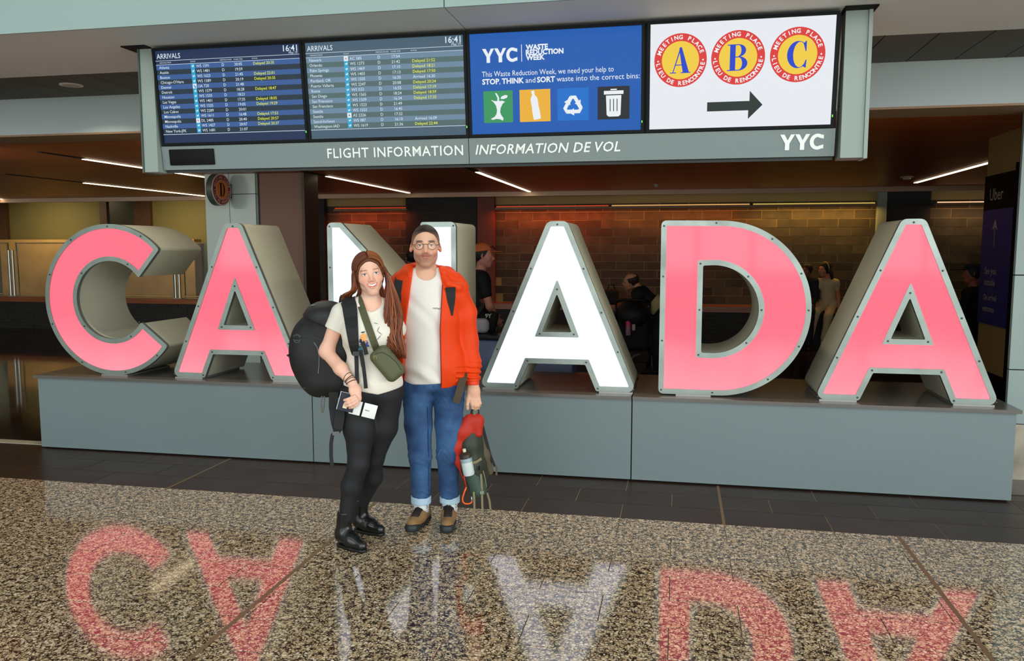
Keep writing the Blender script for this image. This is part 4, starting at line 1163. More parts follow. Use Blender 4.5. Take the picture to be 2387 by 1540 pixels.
def face_colors(V, inv, P):
    """skin tones by place on the head (pigment, and a painted crease between closed lips)"""
    H = inv(V); n = len(V)
    skin = np.array(srgb(*P['skin'])[:3]); c = np.tile(skin, (n, 1))
    head = (H[:, 2] > -.14) & (np.abs(H[:, 0]) < .12) & (np.abs(H[:, 1]) < .14)
    blush = np.array(srgb(*P['blush'])[:3])
    b = gauss(H, (-.045, .06, -.03), (.026, .04, .024)) + gauss(H, (.045, .06, -.03), (.026, .04, .024)) + .8 * gauss(H, (0, .10, -.034), (.016, .03, .016)) + gauss(H, (-.085, -.01, 0), (.012, .03, .04)) + gauss(H, (.085, -.01, 0), (.012, .03, .04))
    c = lerp(c, np.tile(blush, (n, 1)), b * .6 * head)
    if 'stubble' in P:
        st = np.array(srgb(*P['stubble'])[:3])
        z, x, y = H[:, 2], H[:, 0], H[:, 1]
        beard = np.clip((-.052 - z + .35 * np.abs(x)) / .02, 0, 1) * np.clip((y + .02) / .04, 0, 1) * (z > -.135)
        mou = gauss(H, (0, .09, -.0525), (.026, .03, .0065)) * 1.5
        chin = gauss(H, (0, .08, -.084), (.022, .05, .014)) * .5
        c = lerp(c, np.tile(st, (n, 1)), np.clip(beard * .42 + mou + chin * .5, 0, .85) * head)
    sm = P.get('smile', 0.0); zl = -.0635 + .007 * sm * np.clip((np.abs(H[:, 0]) / .028) ** 2, 0, 1) - (.003 if P.get('open') else 0)
    lip = np.array(srgb(*P['lips'])[:3]); lh = .0112 if P.get('open') else .0085
    m = np.exp(-(((H[:, 2] - zl - .0005) / lh) ** 4) - ((H[:, 0] / P.get('mw', .027 + .004 * sm)) ** 6)) * (H[:, 1] > .062)
    c = lerp(c, np.tile(lip, (n, 1)), m * .85)
    if P.get('open'):
        dk = np.exp(-(((H[:, 2] - zl + .001) / .0055) ** 4) - ((H[:, 0] / .026) ** 6)) * (H[:, 1] < .0815 + .0 * H[:, 0]) * (H[:, 1] > .055)
        c = lerp(c, np.tile(np.array(srgb(70, 25, 25)[:3]), (n, 1)), dk * .0)
    if not P.get('open'):
        zz = -.0625 + .007 * sm * np.clip((np.abs(H[:, 0]) / .028) ** 2, 0, 1.6)
        dk = np.exp(-(((H[:, 2] - zz) / .0022) ** 2) - ((H[:, 0] / P.get('mw', .026)) ** 8)) * (H[:, 1] > .05)  # shade of the crease between closed lips, painted into the skin colour
        c = lerp(c, np.tile(np.array(srgb(96, 44, 34)[:3]), (n, 1)), dk * .8)
    br = np.array(srgb(*P['brow'])[:3])
    for sx in (-1, 1):
        xx = (H[:, 0] * sx - .034); zc = .0235 + P.get('browlift', 0) - 3.2 * (xx - .004) ** 2 - .06 * np.clip(xx - .008, 0, 1)
        m = np.exp(-(((H[:, 2] - zc) / P.get('browh', .0042)) ** 4) - ((xx / .0195) ** 6)) * (H[:, 1] > .04)
        c = lerp(c, np.tile(br, (n, 1)), m * P.get('browk', .85))
        lash = np.exp(-(((H[:, 2] - .0058) / .0022) ** 2) - (((H[:, 0] - sx * .0325) / .0150) ** 4)) * (H[:, 1] > .07)
        c = lerp(c, np.tile(np.array(srgb(60, 36, 26)[:3]), (n, 1)), lash * .55)
    return np.concatenate([c, np.ones((n, 1))], 1)

EYEW = mat('eye_white', srgb(226, 220, 212), rough=0.15)
PUP = mat('eye_pupil', srgb(12, 10, 10), rough=0.1)
def eyes(fr, X, iris, parent, look=(0, 0), eyeo=.0066):
    im = mat('iris_%d_%d_%d' % iris, srgb(*iris), rough=0.12)
    for sx in (-1, 1):
        c = np.array((sx * .0325, .0668, 0.0)); 
        def ball(r, cy, n, name, m, par):
            d = np.array((look[0], 1.0, look[1])); d /= np.linalg.norm(d)
            V = []; F = []
            if cy is None:                                 # whole ball
                N1, N2 = 10, 14
                for i in range(N1 + 1):
                    for j in range(N2):
                        a, b = PI * i / N1, 2 * PI * j / N2
                        V.append(c + r * np.array((math.sin(a) * math.cos(b), math.cos(a), math.sin(a) * math.sin(b))))
                F = [(i * N2 + j, (i + 1) * N2 + j, (i + 1) * N2 + (j + 1) % N2, i * N2 + (j + 1) % N2) for i in range(N1) for j in range(N2)]
            else:                                          # spherical cap of angular radius cy
                u = np.cross(d, (0, 0, 1)); u /= np.linalg.norm(u); v = np.cross(u, d)
                V.append(c + r * 1.004 * d)
                for i in (1, 2, 3):
                    for j in range(14):
                        a, b = cy * i / 3, 2 * PI * j / 14
                        V.append(c + r * 1.004 * (d * math.cos(a) + (u * math.cos(b) + v * math.sin(b)) * math.sin(a)))
                F = [(0, 1 + j, 1 + (j + 1) % 14) for j in range(14)] + [(1 + i * 14 + j, 15 + i * 14 + j, 15 + i * 14 + (j + 1) % 14, 1 + i * 14 + (j + 1) % 14) for i in range(2) for j in range(14)]
            W = [fr.w(X.fwd(p)) for p in V]
            return obj(name, W, F, m, par, True)
        e = ball(.0140, None, 0, 'eye', EYEW, parent)
        ball(.0141, .44, 0, 'iris', im, e); ball(.0142, .20, 0, 'pupil', PUP, e)
        eo = eyeo; pts = []
        for k in range(9):
            x = -.0136 + .0272 * k / 8; z = eo * math.sqrt(max(0, 1 - (x / .0142) ** 2)) - .0006
            y = .0668 + .0163 * math.sqrt(max(0, 1 - (x / .0172) ** 2 - (z / .0150) ** 2))
            pts.append(fr.w(X.fwd((sx * .0325 + x, y, z))))
        MB().tube(pts, [.0004, .0009, .0011, .0012, .0012, .0012, .0011, .0009, .0004], 5).build('eyelash', mat('lash_dark', srgb(46, 28, 22), rough=0.7), parent)
# ------------------------------------------------------------------ man in the orange jacket
MF = Frame((-1.43, 4.52, 0))
man = thing('person', 'man with round glasses in open orange jacket, white tee and jeans, holding a daypack', 'person', tuple(MF.O))
MP = dict(skin=(220, 172, 144), blush=(212, 134, 108), stubble=(126, 84, 60), lips=(178, 96, 82), brow=(46, 28, 20), smile=.55, w=.96, jaw=.82, eye=.0047, lip=.85, mw=.034, browh=.0050, browk=.95)
MH = XF(head_sdf(MP), (.003, .015, 1.657), (4, 0, 0), 1.0)
m_neck = U(cap((.004, -.020, 1.60), (.006, -.022, 1.44), .054, .062), cap((-.02, .022, 1.50), (.0, .035, 1.455), .02), k=.03)
m_torso = U(ell((.010, -.01, 1.27), (.172, .112, .20)), cap((-.14, -.015, 1.405), (.16, -.015, 1.400), .062), cap((-.06, -.02, 1.47), (.07, -.02, 1.47), .05), ell((.030, 0, 1.02), (.150, .098, .17)), ell((.040, -.005, .90), (.150, .090, .10)), k=.06)
m_armR = chain([(.195, -.015, 1.390), (.245, -.03, 1.115), (.272, .018, .850)], [.050, .042, .030], .03)
m_armL = chain([(-.175, -.02, 1.390), (-.270, -.10, 1.19), (-.38, -.02, 1.12)], [.050, .042, .030], .03)
m_legs = U(chain([(-.045, 0, .82), (-.042, .004, .45), (-.040, -.065, .10)], [.070, .050, .038]), chain([(.128, 0, .82), (.118, .004, .45), (.132, -.065, .10)], [.070, .050, .038]), k=.02)
# left hand on the picture's right, closed over the bag handle
def finger(pts, r0, r1):
    n = len(pts) - 1
    return chain(pts, [r0 + (r1 - r0) * i / n for i in range(n + 1)], .004)
m_hand = U(cap((.272, .018, .850), (.274, .022, .815), .027, .028, ((0, 1, 0), .72)), cap((.266, .024, .815), (.266, .028, .768), .024, .020, ((.2, 1, 0), .62)), cap((.284, .020, .815), (.296, .022, .766), .022, .018, ((.2, 1, 0), .66)), k=.022)
fing = [finger([(.258, .034, .770), (.264, .046, .738), (.268, .034, .716), (.270, .012, .712)], .0104, .0084),
        finger([(.276, .034, .764), (.284, .046, .730), (.284, .030, .708), (.280, .008, .708)], .0106, .0085),
        finger([(.292, .031, .764), (.300, .040, .732), (.299, .024, .713), (.292, .004, .713)], .0102, .0082),
        finger([(.306, .025, .766), (.312, .031, .741), (.309, .017, .725), (.302, .000, .724)], .0090, .0074),
        finger([(.253, .022, .812), (.240, .036, .768), (.237, .040, .738), (.238, .034, .712)], .0140, .0086)]
for g in fing: m_hand = U(m_hand, g, k=.006)
m_handL = U(cap((-0.380, -.02, 1.10), (-0.440, .02, 1.09), .028, .022), finger([(-0.440, .02, 1.11), (-0.470, .05, 1.11), (-0.480, .08, 1.10)], .010, .008), finger([(-0.445, .02, 1.09), (-0.475, .05, 1.09), (-0.485, .08, 1.08)], .010, .008), finger([(-0.440, .02, 1.07), (-0.470, .05, 1.07), (-0.480, .08, 1.06)], .010, .008), finger([(-0.430, .02, 1.055), (-0.455, .045, 1.05), (-0.465, .07, 1.05)], .009, .007), finger([(-0.410, .0, 1.125), (-0.420, .04, 1.14), (-0.430, .07, 1.14)], .012, .009), k=.008)
fine = U(MH, m_neck, k=.03); fine.lo = np.array((-.11, -.15, 1.46)); fine.hi = np.array((.12, .15, 1.80))
coarse = U(U(m_neck, m_torso, k=.04), m_legs, m_armR, m_armL, m_handL, k=.02)
def join_geo(gs):
    V = []; F = []; k = 0
    for v, f in gs: V.append(v); F.append(f + k); k += len(v)
    return np.concatenate(V), np.concatenate(F)
g1 = sdf_geo(fine, .0024); g2 = sdf_geo(coarse, .008); 
hb = U(m_hand, cap((.268, .008, .90), (.272, .018, .850), .031, .030), k=.01); g3 = sdf_geo(hb, .0026)
V, F = join_geo([g1, g2, g3])
np_obj('body', MF.w(V), F[:, ::-1], SKIN, man, face_colors(V, MH.inv, MP))
eyes(MF, MH, (96, 100, 84), man, (.02, -.02), .0047)
# short hair: fades to stubble at the sides
def hair_cap(H, Hf, thick, front, lowside, lowback):
    g = GROW(U(ell((0, -.020, .034), (.0775 * .97, .098, .088)), ell((0, .006, -.02), (.069 * .97, .080, .082)), k=.03), thick)
    def reg(P):
        x, y, z = P[:, 0], P[:, 1], P[:, 2]
        t = np.clip((y + .02) / .11, 0, 1)
        line = lowside + (front - lowside) * t ** 1.6 + .25 * np.clip(.045 - np.abs(x), 0, 1) * t * 0 + np.where(y < -.02, (lowback - lowside) * np.clip((-.02 - y) / .08, 0, 1), 0)
        line = line + np.clip(.020 - np.abs(np.abs(x) - .050), 0, .02) * .5 * t
        return (line - z) * .75
    q = INT(g, reg, .004)
    q = DISP(q, lambda P: .0012 * np.sin(P[:, 0] * 900) * np.sin(P[:, 1] * 700 + P[:, 2] * 400), .003)
    q.lo = np.array((-.1, -.13, -.10)); q.hi = np.array((.1, .11, .14))
    return q
hc_ = hair_cap(None, None, .0050, .113, .004, -.075)
HX = XF(hc_, (.003, .015, 1.657), (4, 0, 0), 1.0)
def hair_cols(V):
    H = HX.inv(V); t = np.clip((H[:, 2] - .030) / .055, 0, 1) ** 1.2
    t = np.clip(t + np.clip((-H[:, 1] - .02) / .06, 0, .5), 0, 1)
    c = lerp(np.tile(np.array(srgb(138, 102, 82)[:3]), (len(V), 1)), np.tile(np.array(srgb(34, 22, 18)[:3]), (len(V), 1)), t)
    return np.concatenate([c, np.ones((len(V), 1))], 1)
sdf_obj('hair', MF, HX, .0028, vcol_mat('short_hair', rough=0.6, bump=0.6, bscale=300), man, hair_cols)
# round wire glasses
gl = MB(); 
def hp(x, y, z): return MF.w(MH.fwd((x, y, z)))
for sx in (-1, 1):
    pts = [hp(sx * .036 + .0225 * math.cos(2*PI*k/28), .093 - .010 * (math.cos(2*PI*k/28) * sx > .5) * abs(math.cos(2*PI*k/28)), -.004 + .0205 * math.sin(2*PI*k/28)) for k in range(29)]
    gl.tube(pts, .0013, 6, cap=False)
    gl.tube([hp(sx * .0585, .084, .003), hp(sx * .072, .068, .004), hp(sx * .080, .01, .004), hp(sx * .081, -.012, -.004)], .0014, 6)
gl.tube([hp(-.0135, .093, .004), hp(0, .097, .007), hp(.0135, .093, .004)], .0013, 6)
o = gl.build('glasses', mat('wire_frame_dark', srgb(58, 44, 38), rough=0.35, metal=0.6), man, True); o['label'] = 'round thin dark wire glasses'
ln = MB()
for sx in (-1, 1):
    k = len(ln.v); ln.v += [tuple(hp(sx * .036 + .0222 * math.cos(2*PI*j/24), .0925, -.004 + .0202 * math.sin(2*PI*j/24))) for j in range(24)]; ln.f.append(tuple(range(k, k + 24)))
lens = bpy.data.materials.new('lens'); lens.use_nodes = True
T_ = NT(lens); T_.n.remove(T_.n['Principled BSDF']); tr = T_.add('ShaderNodeBsdfTransparent'); gs = T_.add('ShaderNodeBsdfGlossy'); gs.inputs['Roughness'].default_value = .03
fx = T_.add('ShaderNodeMixShader'); fx.inputs[0].default_value = .025; T_.link(tr.outputs[0], fx.inputs[1]); T_.link(gs.outputs[0], fx.inputs[2]); T_.link(fx.outputs[0], T_.n['Material Output'].inputs[0])
for q in ln.f: obj('lens', [ln.v[i] for i in q], [tuple(range(len(q)))], lens, o)
# white tee
TEE = mat('white_tee_cotton', srgb(226, 222, 214), rough=0.85, bump=0.25, bscale=220)
tee = GROW(m_torso, .014)
tee = U(tee, ell((.03, .01, .93), (.158, .118, .12)), k=.05)
def tee_fold(P):
    x, y, z = P[:, 0], P[:, 1], P[:, 2]
    d = .0045 * np.sin(30 * x + 22 * z + 2 * np.sin(9 * z)) * np.exp(-((z - 1.28 + .9 * (x + .02)) / .05) ** 2)
    d = d + .0060 * np.sin(46 * z + 16 * x + 1.5 * np.sin(17 * x)) * np.exp(-((z - .93) / .05) ** 2)
    return d * 1.6 + folds(.0085, 16, 6, 9, .7)(P)
tee = DISP(tee, tee_fold, .012)
tee = SUB(tee, U(cap((.004, -.03, 1.66), (.004, .040, 1.520), .070, .060), cap((.003, .06, 1.53), (.002, .125, 1.476), .046, .010), k=.022), k=.006)
tee = INT(tee, half((0, 0, .872), (0.06, 0, -1)), .006)
tee.lo = np.array((-.25, -.16, .85)); tee.hi = np.array((.26, .17, 1.60))
tee_o = sdf_obj('tee_shirt', MF, tee, .0045, TEE, man)
# collar rib of the tee
# jeans
def denim_mat():
    m = mat('blue_denim', srgb(40, 74, 116), rough=0.8, bump=0.35, bscale=260)
    T = NT(m); p = T.n['Principled BSDF']; g = T.add('ShaderNodeTexCoord')
    nz = T.add('ShaderNodeTexNoise'); nz.inputs['Scale'].default_value = 7; nz.inputs['Detail'].default_value = 4
    T.link(g.outputs['Object'], nz.inputs['Vector'])
    rp_ = T.add('ShaderNodeValToRGB'); e = rp_.color_ramp.elements; e[0].position = .35; e[0].color = srgb(30, 58, 98); e[1].position = .72; e[1].color = srgb(62, 104, 150)
    T.link(nz.outputs[0], rp_.inputs[0]); T.link(rp_.outputs[0], p.inputs['Base Color'])
    return m
DENIM = denim_mat()
def jeans_fold(P):
    x, y, z = P[:, 0], P[:, 1], P[:, 2]
    k = np.exp(-((z - .44) / .06) ** 2) + .9 * np.exp(-((z - .205) / .04) ** 2) + .6 * np.exp(-((z - .77) / .05) ** 2)
    w = z * 70 + 26 * np.abs(x - .04) + 2.8 * np.sin(22 * y + 31 * x) + 1.3 * np.sin(47 * x)
    return -.0042 * np.abs(np.sin(w)) ** 3 * k + folds(.0028, 26, 20, 8, 2.0)(P)
jeans = U(chain([(-.052, -.002, .83), (-.050, .006, .62), (-.042, .004, .43), (-.040, -.062, .160)], [.092, .080, .064, .056], .02),
          chain([(.130, -.002, .83), (.128, .006, .62), (.119, .004, .43), (.132, -.062, .160)], [.094, .081, .062, .057], .02), k=.008)
jeans = U(jeans, ell((.040, -.006, .875), (.176, .122, .080)), cap((.04, -.02, .85), (.04, -.03, .82), .07), k=.026)
jeans = DISP(jeans, jeans_fold, .008)
jeans = INT(INT(jeans, half((0, 0, .925), (0, 0, 1)), .006), half((0, 0, .150), (0, 0, -1)), .004)
j_o = sdf_obj('jeans', MF, jeans, .0048, DENIM, man)
CUFF = mat('denim_cuff_pale', srgb(168, 194, 210), rough=0.85, bump=0.3, bscale=200)
for cx in (-.040, .132):
    cf = SUB(INT(INT(cap((cx, -.064, .18), (cx, -.064, .10), .0605), half((0, 0, .170), (0, 0, 1)), .006), half((0, 0, .122), (0, 0, -1)), .006), cap((cx, -.064, .2), (cx, -.064, .05), .048), .002)
    sdf_obj('trouser_cuff', MF, cf, .004, CUFF, man)
    MB().tube([MF.p(cx, -.064, .165), MF.p(cx, -.064, .115), MF.p(cx, -.068, .07)], .0465, 16).build('sock', mat('white_sock', srgb(214, 220, 222), rough=0.9), man, True)
# seams
SEAM = mat('denim_seam', srgb(24, 44, 74), rough=0.8)
def snap(fn, a, z, b0=.25):
    b = b0
    for _ in range(60):
        d = float(fn(np.array([[a, b, z]], np.float32))[0])
        if d < .0006: break
        b -= max(min(d, .05) * .8, .0005)
        if b < -.05: return .05
    return b
for pts in ([(.003, .74), (.006, .6), (.008, .45), (.006, .3), (.005, .18)], [(.042, .90), (.040, .86), (.036, .80)]):
    MB().tube([MF.p(a, snap(jeans, a, z) + .0005, z) for a, z in pts], .0022, 5).build('seam', SEAM, man)
# hiking shoes
SH_BR = mat('suede_brown', srgb(136, 104, 66), rough=0.85, bump=0.4, bscale=120); SH_DK = mat('shoe_dark_fabric', srgb(44, 34, 28), rough=0.85); SH_RB = mat('shoe_rubber', srgb(34, 40, 42), rough=0.5)
def shoe(fr, parent, heel, toe, h=.105):
    hx, hy = heel; tx, ty = toe
    d = np.array((tx - hx, ty - hy)); L = np.linalg.norm(d); d /= L; s = np.array((-d[1], d[0]))
    def q(u, v, z): return (hx + d[0]*u*L + s[0]*v, hy + d[1]*u*L + s[1]*v, z)
    nrm = (0, 0, 1)
    up = U(cap(q(.10, 0, .050), q(.42, 0, .052), .036, .040), cap(q(.42, 0, .050), q(.82, 0, .036), .042, .036), cap(q(.16, 0, .06), q(.20, 0, h), .040, .040), k=.03)
    up = INT(INT(up, half((0, 0, .014), (0, 0, -1)), .003), half((0, 0, h + .012), (0, 0, 1)), .004)
    sdf_obj('shoe_upper', fr, up, .004, SH_BR, parent)
    rb = INT(INT(U(cap(q(.08, 0, .02), q(.40, 0, .02), .040, .042), cap(q(.40, 0, .022), q(.86, 0, .020), .045, .042), k=.02), half((0, 0, .001), (0, 0, -1)), .002), lambda P: P[:, 2] - (.022 + .022 * np.clip((((P[:, 0]-hx)*d[0] + (P[:, 1]-hy)*d[1]) / L - .62) / .25, 0, 1)), .004)
    sdf_obj('shoe_sole', fr, rb, .004, SH_RB, parent)
    tg = INT(U(cap(q(.30, 0, .092), q(.66, 0, .062), .030, .026), cap(q(.2, 0, h + .006), q(.30, 0, .092), .036, .032), k=.02), half(q(.15, 0, 0), (-d[0], -d[1], 0)), .004)
    sdf_obj('shoe_tongue', fr, tg, .004, SH_DK, parent)
    hl = INT(cap(q(.10, 0, .02), q(.12, 0, .075), .043, .040), half((0, 0, .002), (0, 0, -1)), .002)
    sdf_obj('heel_counter', fr, hl, .004, SH_RB, parent)
    la = MB()
    for k in range(5):
        u = .32 + .075 * k; z = .130 - .0085 * k
        la.tube([fr.p(*q(u, -.022, z - .012)), fr.p(*q(u + .03, 0, z + .001)), fr.p(*q(u, .022, z - .012))], .0022, 5)
        la.tube([fr.p(*q(u + .05, -.022, z - .018)), fr.p(*q(u + .02, 0, z + .001)), fr.p(*q(u + .05, .022, z - .018))], .0022, 5)
    for sg in (-1, 1): la.tube([fr.p(*q(.30, 0, .122)), fr.p(*q(.34, sg*.03, .128)), fr.p(*q(.40, sg*.055, .11)), fr.p(*q(.36, sg*.045, .10)), fr.p(*q(.30, sg*.01, .118))], .0018, 5)
    la.build('laces', mat('black_lace', srgb(24, 20, 18), rough=0.8), parent)
shoe(MF, man, (-.012, -.135), (-.108, .105)); shoe(MF, man, (.134, -.135), (.106, .145))
# orange jacket, open at the front
ORANGE = mat('orange_shell_fabric', srgb(222, 62, 6), rough=0.6, bump=0.15, bscale=120, var=0.04, vscale=6, spec=0.3)
jb = GROW(m_torso, .032)
jb = U(jb, ell((.035, -.01, .96), (.198, .150, .16)), k=.05)
slv = U(chain([(.178, -.012, 1.395), (.232, -.020, 1.26), (.246, -.030, 1.10), (.262, -.004, .97), (.268, .014, .872)], [.074, .066, .057, .054, .046], .03), k=.0)
slvL = chain([(-.165, -.02, 1.395), (-.225, -.07, 1.28), (-.27, -.105, 1.18), (-.36, -.03, 1.125)], [.072, .064, .056, .044], .03)
def sleeve_fold(P):
    z = P[:, 2]; k = np.clip((1.02 - z) / .12, 0, 1) * (P[:, 0] > .17)
    return .0075 * np.sin(z * 190 + 30 * P[:, 0] + 2.0 * np.sin(30 * P[:, 1] + 25 * P[:, 0])) * k * np.clip((z - .878) / .02, 0, 1) + folds(.0080, 14, 11, 19, 3.1)(P)
jk = DISP(U(jb, slv, slvL, k=.022), sleeve_fold, .014)
hood = chain([(-.085, .050, 1.500), (-.100, -.02, 1.520), (-.06, -.09, 1.515), (.04, -.11, 1.505), (.125, -.075, 1.490), (.165, .0, 1.462), (.150, .060, 1.425)], [.022, .030, .042, .046, .046, .042, .022], .03)
hood = U(hood, cap((.10, .00, 1.505), (.19, -.01, 1.445), .035, .032), k=.03)
hood = U(hood, chain([(.105, .062, 1.490), (.130, .088, 1.445), (.185, .070, 1.425), (.225, .020, 1.425)], [.016, .018, .022, .024], .01), k=.012)
jk = U(jk, DISP(hood, folds(.005, 20, 16, 24, .4), .006), k=.018)
def edgeL(z): return np.interp(z, [.80, .921, 1.197, 1.495, 1.60], [-.138, -.134, -.116, -.074, -.064])
def edgeR(z): return np.interp(z, [.80, .834, 1.195, 1.445, 1.53, 1.60], [.080, .082, .078, .094, .078, .070])
def opening(P):
    z = P[:, 2]; return np.maximum(np.maximum(edgeL(z) - P[:, 0], P[:, 0] - edgeR(z)), -.035 - P[:, 1])
jk = SUB(jk, opening, .006)
jk = SUB(jk, cap((.005, -.01, 1.42), (.004, .0, 1.62), .066, .078), .008)     # room for the neck
def hem(P): return np.where(P[:, 0] < .215, (.848 + .16 * np.clip(np.abs(P[:, 0] - .09) - .05, 0, 1) + .10 * np.clip(-P[:, 1], 0, 1)) - P[:, 2], .876 - P[:, 2])
jk = INT(jk, hem, .005)
jk.lo = np.array((-.50, -.22, .82)); jk.hi = np.array((.36, .20, 1.60))
sdf_obj('jacket', MF, jk, .0042, ORANGE, man)
cuffb = INT(INT(cap((.266, .010, .89), (.271, .018, .84), .0405, .0385), half((0, 0, .880), (0, 0, 1)), .004), half((0, 0, .852), (0, 0, -1)), .004)
sdf_obj('sleeve_cuff', MF, cuffb, .0035, mat('orange_cuff', srgb(224, 58, 10), rough=0.6), man)
ZIP = mat('zip_dark_red', srgb(120, 22, 10), rough=0.5)
zp = MB(); zs_ = np.linspace(.86, 1.44, 22)
zp.tube([MF.p(float(edgeR(z)) + .002, snap(jk, float(edgeR(z)) + .009, z) + .001, z) for z in zs_], .0028, 5); zp.build('zip', ZIP, man)
# print on the tee
v, f = text_fit('carhartt', .055); pts = [MF.p(.040 + x * .98, snap(tee, .040 + x, 1.305 - .10 * x) + .002, 1.305 + y - .10 * x) for x, y in v]
obj('chest_print', pts, f, mat('print_dark', srgb(50, 50, 60), rough=0.7), tee_o)

# ---- his backpack: straps over the jacket, pack on the back
STRAP = mat('black_webbing', srgb(26, 28, 28), rough=0.75, bump=0.3, bscale=250)
bp = thing('backpack', "man's dark backpack, mostly hidden behind him, with black shoulder straps", 'backpack', tuple(MF.p(.0, -.25, .95)))
pk = DISP(U(rbox((.02, -.235, 1.20), (.130, .075, .24), .05), rbox((.02, -.30, 1.10), (.105, .04, .15), .04), k=.03), folds(.004, 15, 12, 14, 1.0), .005)
sdf_obj('pack_body', MF, pk, .009, mat('dark_pack_fabric', srgb(34, 36, 34), rough=0.7), bp)
def ribbon(fr, pts, w, th, name, m, parent, up=(0, 1, 0)):
    """flat strap along pts (a, b, z) lying across the direction `up` in the local frame"""
    P = [fr.p(*p) for p in pts]; U_ = Vector(np.array(up, float) @ fr.M)
    mb = MB(); ws = w if isinstance(w, (list, tuple)) else [w] * len(P)
    V = []
    for i, p in enumerate(P):
        t = (P[min(i + 1, len(P) - 1)] - P[max(i - 1, 0)]).normalized()
        n = (U_ - t * U_.dot(t)).normalized(); s = t.cross(n)
        for du, dn in ((-1, 1), (1, 1), (1, -1), (-1, -1)): V.append(p + s * (du * ws[i] / 2) + n * (dn * th / 2))
    F = [(i*4 + k, i*4 + (k+1) % 4, (i+1)*4 + (k+1) % 4, (i+1)*4 + k) for i in range(len(P) - 1) for k in range(4)] + [(3, 2, 1, 0), tuple((len(P)-1)*4 + k for k in range(4))]
    mb.add(V, F); o = mb.build(name, m, parent); return o
lz = np.linspace(1.462, .93, 14)
la_ = np.interp(lz, [.92, 1.2, 1.40, 1.47], [-.168, -.158, -.160, -.150])
ribbon(MF, [(-.145, -.10, 1.47), (-.148, -.03, 1.495)] + [(float(a), snap(jk, float(a), float(z)) + .006, float(z)) for a, z in zip(la_, lz)], [.05] * 2 + [.046] * 5 + [.036] * 9, .010, 'shoulder_strap', STRAP, bp)
rz = np.linspace(1.425, 1.265, 8)
ribbon(MF, [(float(a), snap(jk, float(a), float(z)) + .005, float(z)) for a, z in zip(np.linspace(.140, .150, 8), rz)], [.058, .056, .052, .046, .038, .028, .018, .008], .010, 'shoulder_strap', STRAP, bp)
OLV = mat('olive_webbing', srgb(70, 58, 44), rough=0.8)
ribbon(MF, [(.215, .035, .93), (.212, .085, .90), (.196, .115, .86), (.178, .122, .80), (.166, .122, .765)], .042, .006, 'hip_belt', OLV, bp)
# ------------------------------------------------------------------ woman with the long auburn hair
WF = Frame((-1.68, 4.17, 0))
wom = thing('person', 'smiling woman with long auburn hair, pale tee, black leggings and boots', 'person', tuple(WF.O))
WP = dict(skin=(232, 184, 160), blush=(224, 140, 118), lips=(196, 96, 92), brow=(128, 82, 58), smile=1.0, open=True, w=.97, jaw=.70, eye=.0066, nose=.90, lip=.8, browk=.85, browh=.0036, mw=.031, female=True)
WH = XF(head_sdf(WP), (.042, .035, 1.508), (3, -8.5, -4), .95)
w_neck = U(cap((.048, .0, 1.45), (.042, -.02, 1.31), .046, .052), k=.02)
w_torso = U(ell((.030, -.005, 1.20), (.148, .098, .15)), ell((-.030, .070, 1.185), (.062, .055, .062)), ell((.092, .070, 1.185), (.062, .055, .062)), cap((-.10, -.02, 1.295), (.145, -.02, 1.290), .047), cap((-.01, -.02, 1.33), (.09, -.02, 1.33), .042), ell((.040, -.005, 1.02), (.118, .085, .15)), ell((.045, -.015, .88), (.150, .105, .10)), k=.045)
w_armR = chain([(-.118, -.02, 1.292), (-.190, -.035, 1.100), (-.196, -.030, 1.085), (-.120, .07, 1.005), (-.060, .130, .936)], [.044, .037, .036, .034, .0235], .022)
w_armL = chain([(.160, -.02, 1.285), (.200, -.20, 1.12), (.27, -.36, 1.08)], [.044, .036, .026], .02)
w_legs = U(chain([(-.028, .0, .84), (-.026, .025, .66), (-.034, .050, .475), (-.078, .035, .345), (-.108, .030, .17), (-.110, .030, .07)], [.072, .062, .040, .036, .024, .024]), chain([(.118, -.01, .84), (.098, -.03, .66), (.050, -.075, .465), (.042, -.125, .35), (-.022, -.19, .17), (-.024, -.19, .07)], [.072, .062, .040, .036, .024, .024]), k=.012)
# right hand: back of the hand to the camera, fingers laid across the documents to the left
w_hand = U(cap((-.060, .130, .936), (-.046, .152, .900), .024, .027, ((.2, 1, .2), .62)), cap((-.044, .156, .895), (-.036, .172, .862), .029, .026, ((.2, 1, .2), .55)), k=.016)
wf_ = [finger([(-.046, .182, .872), (-.064, .192, .866), (-.084, .188, .858), (-.100, .178, .853)], .0092, .0072),
       finger([(-.038, .186, .860), (-.058, .198, .850), (-.080, .194, .841), (-.097, .182, .836)], .0094, .0074),
       finger([(-.034, .186, .847), (-.052, .197, .835), (-.072, .193, .826), (-.088, .182, .822)], .0090, .0072),
       finger([(-.030, .182, .836), (-.046, .190, .823), (-.062, .186, .814), (-.074, .178, .811)], .0080, .0066),
       finger([(-.030, .160, .885), (-.022, .150, .850), (-.034, .146, .822), (-.046, .146, .806)], .0110, .0082)]
for g in wf_: w_hand = U(w_hand, g, k=.005)
w_handL = U(cap((.27, -.36, 1.08), (.31, -.385, 1.075), .024, .02), *[finger([(.31, -.385, 1.055 + .016 * k), (.34, -.40, 1.05 + .017 * k), (.36, -.40, 1.045 + .018 * k)], .008, .0065) for k in range(4)], finger([(.28, -.36, 1.10), (.31, -.37, 1.12), (.33, -.37, 1.12)], .010, .008), k=.006)
fine = U(WH, w_neck, k=.025); fine.lo = np.array((-.09, -.12, 1.33)); fine.hi = np.array((.17, .17, 1.645))
arm = U(w_armR, w_hand, k=.01); arm.lo = np.array((-.26, -.10, .78)); arm.hi = np.array((-.01, .23, 1.36))
coarse = U(U(w_neck, w_torso, k=.035), w_legs, w_armL, w_handL, k=.02)
